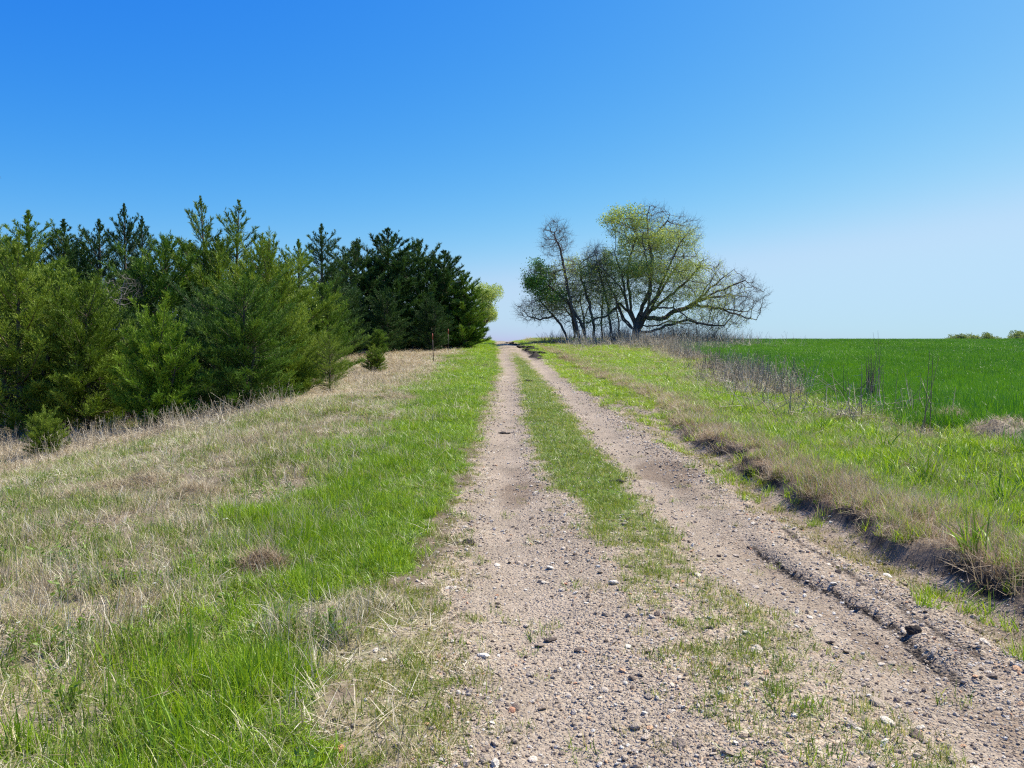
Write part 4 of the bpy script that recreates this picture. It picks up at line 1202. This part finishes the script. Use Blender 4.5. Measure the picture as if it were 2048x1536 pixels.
# low dark brush under the big tree
def brush(label, px, Y, w, h, seed, n=260, mat=None):
    X0 = (px - 1024) / 1538. * Y; Z0 = hz(X0, Y)
    g = np.random.default_rng(seed)
    b = np.stack([g.normal(0, w * .42, n), g.normal(0, .8, n), np.full(n, -.05)], 1)
    d = norm(np.stack([g.normal(0, .5, n), g.normal(0, .5, n), g.uniform(.25, 1.1, n)], 1))
    ln = h * g.uniform(.4, 1.15, n)
    m_ = b + d * (ln * .55)[:, None]
    t_ = m_ + norm(d + g.normal(0, .3, (n, 3))) * (ln * .5)[:, None]
    parts = [tubes(b, m_, .016, .010, 3), tubes(m_, t_, .010, .004, 3)]
    k = 5
    P = np.repeat(b, k, 0) + np.repeat(d * ln[:, None], k, 0) * g.uniform(.25, .9, (n * k, 1))
    D = norm(np.repeat(d, k, 0) + norm(g.normal(size=(n * k, 3))) * .9)
    parts.append(slivers(P, D, g.uniform(.2, .6, n * k), np.full(n * k, .014), seed)[:3])
    co, f, lt, _ = join(parts)
    return add_obj('brush', mesh_np('brush', co, f, lt, None, False, mat or m_twig), None, (X0, Y, Z0), label=label, cat='brush', group='leafless brush around the big tree')
brush('leafless brush heaped right of the big trunk', 1345, 79, 3.4, 2.3, 1, 700)
brush('low leafless brush at the right end under the drooping boughs', 1425, 79.5, 3.4, 1.7, 2, 600)
brush('upright leafless brush between the big trunk and the thin trees', 1235, 78.5, 2.6, 2.6, 3, 480)
brush('small leafless brush by the road left of the thin trees', 1112, 80, 2.0, 1.3, 4, 160)

# dead grey branchy tree inside the cedars
def dead_tree():
    Y = 24.5; px = 262
    X0 = (px - 1024) / 1538. * Y; Z0 = hz(X0, Y); g = np.random.default_rng(9)
    q = lambda px, py, dy=0.: ((px - 1024) / 1538. * Y - X0, dy, zat(py, Y) - Z0)
    m = Y / 1538.
    A = np.concatenate([ell(260, q(265, 585, -.6), (38 * m, .7, 34 * m), g), ell(160, q(225, 640, -1.6), (30 * m, .6, 28 * m), g)])
    tr = [[(0, 0, -.2), q(258, 720), q(250, 660, -.3), q(262, 610, -.6)], [q(250, 660, -.3), q(228, 650, -1.4)]]
    broadleaf('dead_tree', 'dead grey branchy little tree caught between the front cedars', X0, Y, A, tr, [], step=.16, di=1.4, dk=.2, seed=90, bark=m_dead, r_tip=.006, r_max=.06, twn=2, twl=(.12, .3), twr=.005, cat='tree')
dead_tree()

# round broadleaf kinds for far trees
def round_tree_meshes(seed, H, Rr, nleaf, size, mat):
    g = np.random.default_rng(seed)
    cl = []
    for k in range(16):
        a = g.uniform(0, 6.28); r_ = Rr * .65 * math.sqrt(g.random()); z = H * g.uniform(.35, .86)
        cl.append((r_ * math.cos(a), r_ * math.sin(a), z, Rr * g.uniform(.25, .48)))
    per = nleaf // 16; P = []
    for c in cl:
        u = norm(g.normal(size=(per, 3))) * (g.random((per, 1)) ** .4) * np.array([1, 1, .8]) * c[3]
        P.append(np.array(c[:3]) + u)
    P = np.concatenate(P); d = norm(g.normal(size=P.shape))
    co, f, lt, nv = slivers(P, d, g.uniform(size * .7, size * 1.3, len(P)), g.uniform(.5, .8, len(P)) * size, seed, True)
    crown = mesh_np('crown', co, f, lt, dict(tone=np.repeat(np.clip(g.normal(.5, .25, len(P)), 0, 1), nv)), False, mat)
    A = np.zeros((16, 3)); A[:, 2] = H * .22
    B = np.array([c[:3] for c in cl])
    w = join([tubes([[0, 0, -.2]], [[0, 0, H * .24]], .035 * H, .028 * H, 7), tubes(A, B, .018 * H, .006 * H, 4)])
    return crown, mesh_np('trunk', w[0], w[1], w[2], None, True, m_bark)
def put_round(ms, px, Y, H0, top_py, label, sx, group, zb=None, cat='tree', name='broadleaf_tree'):
    X = (px - 1024) / 1538. * Y; z = hz(X, Y)
    s = (zat(top_py, Y) - z) / H0
    t = empty(name, (X, Y, z), random.uniform(0, 6.28), label, cat, group, (s * sx, s * sx, s))
    add_obj('trunk', ms[1], t); add_obj('crown', ms[0], t)
yt = round_tree_meshes(700, 9, 4.0, 15000, .17, m_leafY)
put_round(yt, 964, 100, 8.2, 570, 'yellow green leafy tree just behind the last cedar by the road', .95, None)
m_farleaf = leaf_mat('pale far leaves', [(0, (.13, .19, .06)), (1, (.30, .36, .15))], .4, .6, objvar=True, var=.15)
ft = [round_tree_meshes(710 + i, 8, 4.4, 4200, .42, m_farleaf) for i in range(3)]
far_specs = [
 (1893, 676, 'small pale tree first on the left of the far treeline', 1.0), (1912, 671, 'pale round tree second from the left on the far treeline', 1.1),
 (1934, 673, 'low pale tree third from the left on the far treeline', 1.1), (1953, 671, 'broad pale tree in the middle of the far left treeline group', 1.2),
 (1972, 668, 'tallest tree of the far left treeline group', .8), (1985, 675, 'little tree right after the tallest one on the far treeline', 1.0),
 (2008, 677, 'low bush like tree left of the pale end tree', 1.0), (2034, 665, 'large pale thin leaved tree at the right edge on the horizon', 1.0), (2062, 668, 'pale tree cut by the right edge on the horizon', 1.0)]
for i, (px, tp, lb, sx) in enumerate(far_specs):
    put_round(ft[i % 3], px, 300 + 12 * (i % 4), 7.4, tp, lb, sx * 1.0, 'far trees on the right horizon')

# leafless sapling whose top twig enters the photo at the left edge
def edge_tree():
    X0, Y = -9.2, 12.6; Z0 = hz(X0, Y)
    tip = np.array([(8 - 1024) / 1538. * Y - X0, 0., zat(357, Y) - Z0])
    tr = [[(0, 0, -.2), (.1, .1, 1.6), (.05, -.1, 3.0), (.2, 0, 3.9)], [(.12, 0, 3.2), (.5 * (tip[0]) , 0, tip[2] - .12), tuple(tip)]]
    g = np.random.default_rng(4)
    A = ell(220, (-.3, 0, 4.0), (1.0, 1.0, 1.1), g)
    A = A[A[:, 0] < -.1]
    broadleaf('bare_sapling', 'leafless tree mostly beyond the left edge, one twig tip showing against the sky', X0, Y, A, tr, [], step=.2, di=1.2, dk=.25, seed=33, r_tip=.006, r_max=.05, twn=1, twl=(.06, .12), twr=.004)
edge_tree()

# ------------------------------------------------------------------ steel posts
def simple_mat(name, col, rough=.6, metal=0., nscale=20., var=.35):
    m, nt, out = new_mat(name)
    tc = N(nt, 'ShaderNodeTexCoord').outputs['Object']
    n = N(nt, 'ShaderNodeTexNoise', i_Scale=nscale, i_Detail=6.0); L(nt, tc, n.inputs['Vector'])
    c = ramp(nt, n.outputs['Fac'], [(.3, tuple(v * (1 - var) for v in col)), (.7, tuple(min(1, v * (1 + var)) for v in col))])
    p = N(nt, 'ShaderNodeBsdfPrincipled'); p.inputs['Roughness'].default_value = rough; p.inputs['Metallic'].default_value = metal
    p.inputs['Specular IOR Level'].default_value = .3
    L(nt, c, p.inputs['Base Color'])
    b = N(nt, 'ShaderNodeBump', i_Strength=.4, i_Distance=.02); L(nt, n.outputs['Fac'], b.inputs['Height']); L(nt, b.outputs[0], p.inputs['Normal'])
    L(nt, p.outputs[0], out.inputs['Surface'])
    return m
m_post = simple_mat('dark rusty steel', (.045, .035, .03), .6, .3)
m_tip = simple_mat('red orange paint', (.34, .07, .04), .6)
def box_arr(x0, x1, y0, y1, z0, z1):
    co = np.array([[x, y, z] for z in (z0, z1) for x, y in ((x0, y0), (x1, y0), (x1, y1), (x0, y1))], float)
    f = np.array([0, 3, 2, 1, 4, 5, 6, 7, 0, 1, 5, 4, 1, 2, 6, 5, 2, 3, 7, 6, 3, 0, 4, 7])
    return co, f, np.full(6, 4)
def post(px, base_py, top_py, label, lean):
    X, Y = gxy(px, base_py, d1=120)
    z = hz(X, Y); H = zat(top_py, Y) - z
    t = empty('steel_post', (X, Y, z), R(20), label, 'fence post', 'steel posts beside the road')
    t.rotation_euler = (0, lean, R(15))
    ht = H * .80
    def tee(z0, z1, g=0.):
        return join([box_arr(-.022 - g, .022 + g, -.004 - g, .004 + g, z0, z1), box_arr(-.004 - g, .004 + g, .0042 + g, .030 + g, z0, z1)])[:3]
    c = join([tee(-.3, ht)]); add_obj('shaft', mesh_np('shaft', c[0], c[1], c[2], None, False, m_post), t)
    st = mesh_np('stud', *box_arr(-.010, .010, -.016, -.0055, -.008, .008), None, False, m_post)
    for k in range(12): add_obj('stud', st, t, (0, 0, .25 + k * (ht - .35) / 12))
    c = join([tee(ht + .001, H, .004)]); add_obj('painted_tip', mesh_np('painted_tip', c[0], c[1], c[2], None, False, m_tip), t)
    pl = mesh_np('anchor_plate', *box_arr(-.08, .08, -.0115, -.0055, -.18, .02), None, False, m_post)
    add_obj('anchor_plate', pl, t)
post(867, 727, 667, 'nearer dark steel post with a red orange tip, leaning slightly', -.03)
post(896, 707, 658, 'farther dark steel post with a red orange tip nearer the road', .015)

# ------------------------------------------------------------------ small single things
m_clod = simple_mat('dark clay clod', (.035, .027, .022), .9, 0, 12, .5)
def clod(px, py, w, label, seed, h=.55, lump=5, name='mud_clod', cat='clod', grp='dark mud clods on the road'):
    import bmesh
    X, Y = gxy(px, py); g = np.random.default_rng(seed)
    bm = bmesh.new()
    for k in range(lump):
        c = Vector((g.normal(0, w * .28), g.normal(0, w * .14), w * .08 * g.random()))
        M_ = Matrix.Translation(c) @ Matrix.Rotation(g.uniform(0, 6), 4, 'Z') @ Matrix.Diagonal((w * g.uniform(.22, .4), w * g.uniform(.18, .3), w * h * g.uniform(.3, .55), 1))
        bmesh.ops.create_icosphere(bm, subdivisions=3, radius=.9, matrix=M_)
    for v in bm.verts:
        n_ = float(fbm(np.array([v.co.x / w * 3 + 9 * v.co.z / w]), np.array([v.co.y / w * 3 + seed]), .45, seed)[0])
        v.co *= 1 + .22 * n_
        v.co.z = max(v.co.z, -.3 * w)
    me = bpy.data.meshes.new(name); bm.to_mesh(me); bm.free(); me.materials.append(m_clod)
    add_obj(name, me, None, (X, Y, hz(X, Y, True) + .01 * w), label=label, cat=cat, group=grp)
clod(1830, 1264, .11, 'dark mud clod lying in the right wheel track near the rut', 1)
clod(932, 1087, .16, 'flat black mud clod on the left edge of the gravel', 2, .35)
clod(1228, 965, .13, 'dark mud clod at the edge between centre strip and right track', 3, .5)
clod(1058, 763, .25, 'dark mud clod beside the centre strip far up the road', 4, .4)
clod(1012, 868, .22, 'thin black smear of mud across the left wheel track', 5, .12)
clod(962, 735, .45, 'torn dark turf at the left edge of the road past the posts', 6, .35)
clod(1500, 945, .22, 'black clod in the gutter under the eroded bank', 7, .5)
rng2 = np.random.default_rng(77)
ridge = [(1078, 711), (1070, 707), (1064, 703), (1056, 700), (1048, 696), (1040, 693), (1030, 690), (1020, 687)]
ridge_l = ['nearest', 'second nearest', 'third nearest', 'fourth nearest', 'fifth nearest', 'sixth nearest', 'seventh nearest', 'farthest']
for k, ((px, py), lw) in enumerate(zip(ridge, ridge_l)):
    clod(px, py, .75, '%s churned black mud lump of the ridge right of the far road' % lw, 20 + k, .3, 9, name='mud_lump', cat='mud', grp='churned mud ridge at the crest')

# thatch mounds on the left meadow
def mound(px, py, w, h, label, seed, mat=m_dry):
    X, Y = gxy(px, py); g = np.random.default_rng(seed)
    n = int(1500 * max(1, w))
    co, f, lt, at = blades(n, w * .5, .07, .2, .0045, .7, 1.0, 3, seed, flat=.35)
    nv = len(co) // n
    bx = co.reshape(n, nv, 3)[:, 0, :2]
    rr = np.clip(np.hypot(bx[:, 0], bx[:, 1]) / (w * .5), 0, 1)
    lift = h * (1 - rr ** 1.6) * (1 + .35 * fbm(bx[:, 0], bx[:, 1], .18, seed)) - .02
    co = co + np.repeat(np.stack([0 * lift, 0 * lift, lift], 1), nv, 0)
    q = 22; u = np.linspace(-w * .5, w * .5, q); U, V = np.meshgrid(u, u); r2 = np.clip(np.hypot(U, V) / (w * .5), 0, 1.0)
    W = h * (1 - r2 ** 1.6) * (1 + .35 * fbm(U, V, .18, seed)) - .05 - .06 * (r2 >= 1)
    cc = np.stack([U, V, W], -1).reshape(-1, 3); ii = np.arange(q * q).reshape(q, q)
    ff = np.stack([ii[:-1, :-1], ii[:-1, 1:], ii[1:, 1:], ii[1:, :-1]], -1).reshape(-1)
    J = join([(co, f, lt, at), (cc, ff, np.full(len(ff) // 4, 4), dict(tone=np.zeros(len(cc)), t=np.zeros(len(cc))))])
    add_obj('grass_mound', mesh_np('grass_mound', J[0], J[1], J[2], J[3], False, mat), None, (X, Y, hz(X, Y, True)), label=label, cat='dry grass', group='mounds of dead grass')
mound(525, 1140, .45, .15, 'dark sided mound of dead grass at the edge of the lush verge', 1, m_brown)
mound(210, 985, 1.0, .15, 'largest pale mound of dead grass, on the far left', 2)
mound(300, 968, .8, .12, 'pale mound of dead grass right behind the largest mound', 3)
mound(390, 985, .7, .10, 'low pale mound of dead grass, third from the left', 4)
mound(815, 802, 1.1, .18, 'pale mound of dead grass on the slope below the posts', 5)
mound(1905, 850, 1.0, .3, 'grey heap of dead stems at the edge of the wheat', 6)
mound(2010, 870, 1.3, .25, 'grey heap of dead stems by the bare soil at the right edge', 7)

def plant(parts, name, label, px, py, mat, cat, group=None, sc=1.):
    X, Y = gxy(px, py)
    add_obj(name, bmesh_of(name, parts, mat), None, (X, Y, hz(X, Y, True) - .01), random.uniform(0, 6), sc, label=label, cat=cat, group=group)
# coarse grass plants
GP = 'coarse green grass plants'
plant([blades(5, .02, .28, .40, .014, .12, .8, 6, 501)], 'tall_grass', 'single tall grass shoot with a pale tip in the left meadow', 385, 1320, m_lush, 'grass plant', GP)
plant([blades(22, .07, .22, .42, .009, .25, 1.0, 6, 502)], 'tall_grass', 'large tuft of long arching blades at the bottom left of the photo', 345, 1500, m_lush, 'grass plant', GP)
plant([blades(14, .07, .16, .30, .008, .4, 1.1, 6, 503)], 'tall_grass', 'tuft of long blades left of the verge corner', 480, 1290, m_lush, 'grass plant', GP)
plant([blades(12, .06, .16, .28, .008, .4, 1.1, 6, 504)], 'tall_grass', 'tuft of curved blades near the left edge of the foreground', 250, 1290, m_lush, 'grass plant', GP)
plant([blades(90, .13, .05, .10, .0045, .5, .7, 3, 505)], 'grass_tuft', 'bright green tuft alone on the gravel at the lower right', 1590, 1408, m_lush, 'grass plant', GP)
plant([blades(60, .10, .04, .09, .0045, .5, .7, 3, 506)], 'grass_tuft', 'small green tuft on the gravel at the bottom edge', 1650, 1512, m_lush, 'grass plant', GP)
for k, (px, py, lb) in enumerate([(1955, 1115, 'bright broad leaved grass plant on the brown bank top at the right'), (1560, 835, 'broad leaved grass plant before the reeds left of the dark stalks'),
        (1770, 900, 'broad leaved grass plant below the bundle of dark stalks'), (1850, 960, 'arching broad leaved grass plant in front of the grey stem heap'),
        (1930, 930, 'broad leaved grass plant beside the grey stem heap'), (2010, 1010, 'broad leaved grass plant at the right edge of the photo'), (1640, 870, 'broad leaved grass plant in the middle of the green margin')]):
    plant([blades(26, .10, .22, .42, .017, .35, 1.0, 5, 520 + k)], 'broad_grass', lb, px, py, m_lush, 'grass plant', GP)
# big dead stalks standing in the field margin
SG = 'dead weed stalks at the wheat edge'
def bundle(seed, n, h0, h1, lean, rad=.10, rr=.009):
    g = np.random.default_rng(seed)
    b = np.stack([g.normal(0, rad, n), g.normal(0, rad, n), np.zeros(n)], 1)
    t = b + np.stack([g.normal(0, lean, n), g.normal(0, lean, n), g.uniform(h0, h1, n)], 1)
    T = tubes(b, t, rr, rr * .35, 4)
    parts = [T + (dict(tone=np.repeat(g.uniform(0, .5, n), 8), t=np.zeros(n * 8)),)]
    m = n * 4
    i = g.integers(0, n, m); u = g.uniform(.3, .95, (m, 1)); p = b[i] * (1 - u) + t[i] * u
    d = norm(np.stack([g.normal(0, 1, m), g.normal(0, 1, m), g.uniform(-.3, 1, m)], 1))
    c, f, lt, nv = slivers(p, d, g.uniform(.05, .16, m), np.full(m, .006), seed)
    parts.append((c, f, lt, dict(tone=np.repeat(g.random(m), 3), t=np.zeros(m * 3))))
    return parts
plant(bundle(1, 26, .7, 1.35, .06), 'dead_stalks', 'upright bundle of dark dead stalks in front of the wheat', 1742, 800, m_stalk, 'dead weed', SG)
plant(bundle(2, 9, .5, 1.0, .7), 'dead_stalks', 'crossed leaning stalks left of the dark bundle', 1700, 800, m_stalk, 'dead weed', SG)
plant(bundle(3, 3, 1.2, 1.45, .08, .03), 'dead_stalks', 'tall single stalk right of the dark bundle', 1850, 862, m_stalk, 'dead weed', SG)
plant(bundle(4, 24, .5, 1.1, .12, .2), 'dead_stalks', 'brown stalk clump left of the crossed stalks', 1595, 765, m_stalk, 'dead weed', SG)
plant(bundle(5, 30, .6, 1.2, .12, .3), 'dead_stalks', 'wide brown stalk clump in the middle of the margin', 1510, 755, m_stalk, 'dead weed', SG)
plant(bundle(6, 34, .7, 1.5, .15, .4), 'dead_stalks', 'tall brown stalk clump nearest the big tree', 1447, 745, m_stalk, 'dead weed', SG)
plant(bundle(7, 2, 1.9, 2.1, .25, .02), 'dead_stalks', 'very tall thin stalk reaching above the skyline', 1760, 765, m_stalk, 'dead weed', SG)
plant(bundle(8, 2, .55, .62, .08, .01, .0025), 'dead_stalks', 'thin bare weed stalk standing in the left meadow', 82, 1040, m_stalk, 'dead weed', SG)
plant(bundle(9, 5, .10, .2, .22, .05, .0022), 'dead_stalks', 'pale broken stalks lying at the bottom left corner', 180, 1480, m_dry, 'dead weed', SG)
# white flowers
fl = []
for k, (px, py, lb) in enumerate([(447, 1065, 'white flower in the left meadow above the mound'), (330, 1180, 'white flower low in the middle of the left meadow'), (455, 1060, 'second white flower touching the upper one'),
        (38, 1280, 'white flower near the left edge of the photo'), (310, 1205, 'lowest white flower in the dry part of the meadow')]):
    g = np.random.default_rng(600 + k); n = 9; a = np.arange(n) * 6.283 / n
    z0 = .12
    c, f, lt, nv = slivers(np.tile([0, 0, z0], (n, 1)).astype(float), norm(np.stack([np.cos(a), np.sin(a), np.full(n, .35)], 1)), np.full(n, .014), np.full(n, .007), k, True)
    X, Y = gxy(px, py); z = hz(X, Y, True)
    t = empty('flower', (X, Y, z), 0, lb, 'flower', 'small white flowers')
    add_obj('petals', mesh_np('petals', c, f, lt, dict(tone=np.full(len(c), .5)), False, m_petal), t)
    s_ = tubes([[0, 0, -.01]], [[0, 0, z0]], .0015, .001, 4)
    add_obj('stem', mesh_np('stem', *s_, dict(tone=np.full(8, .5)), False, m_forb), t)
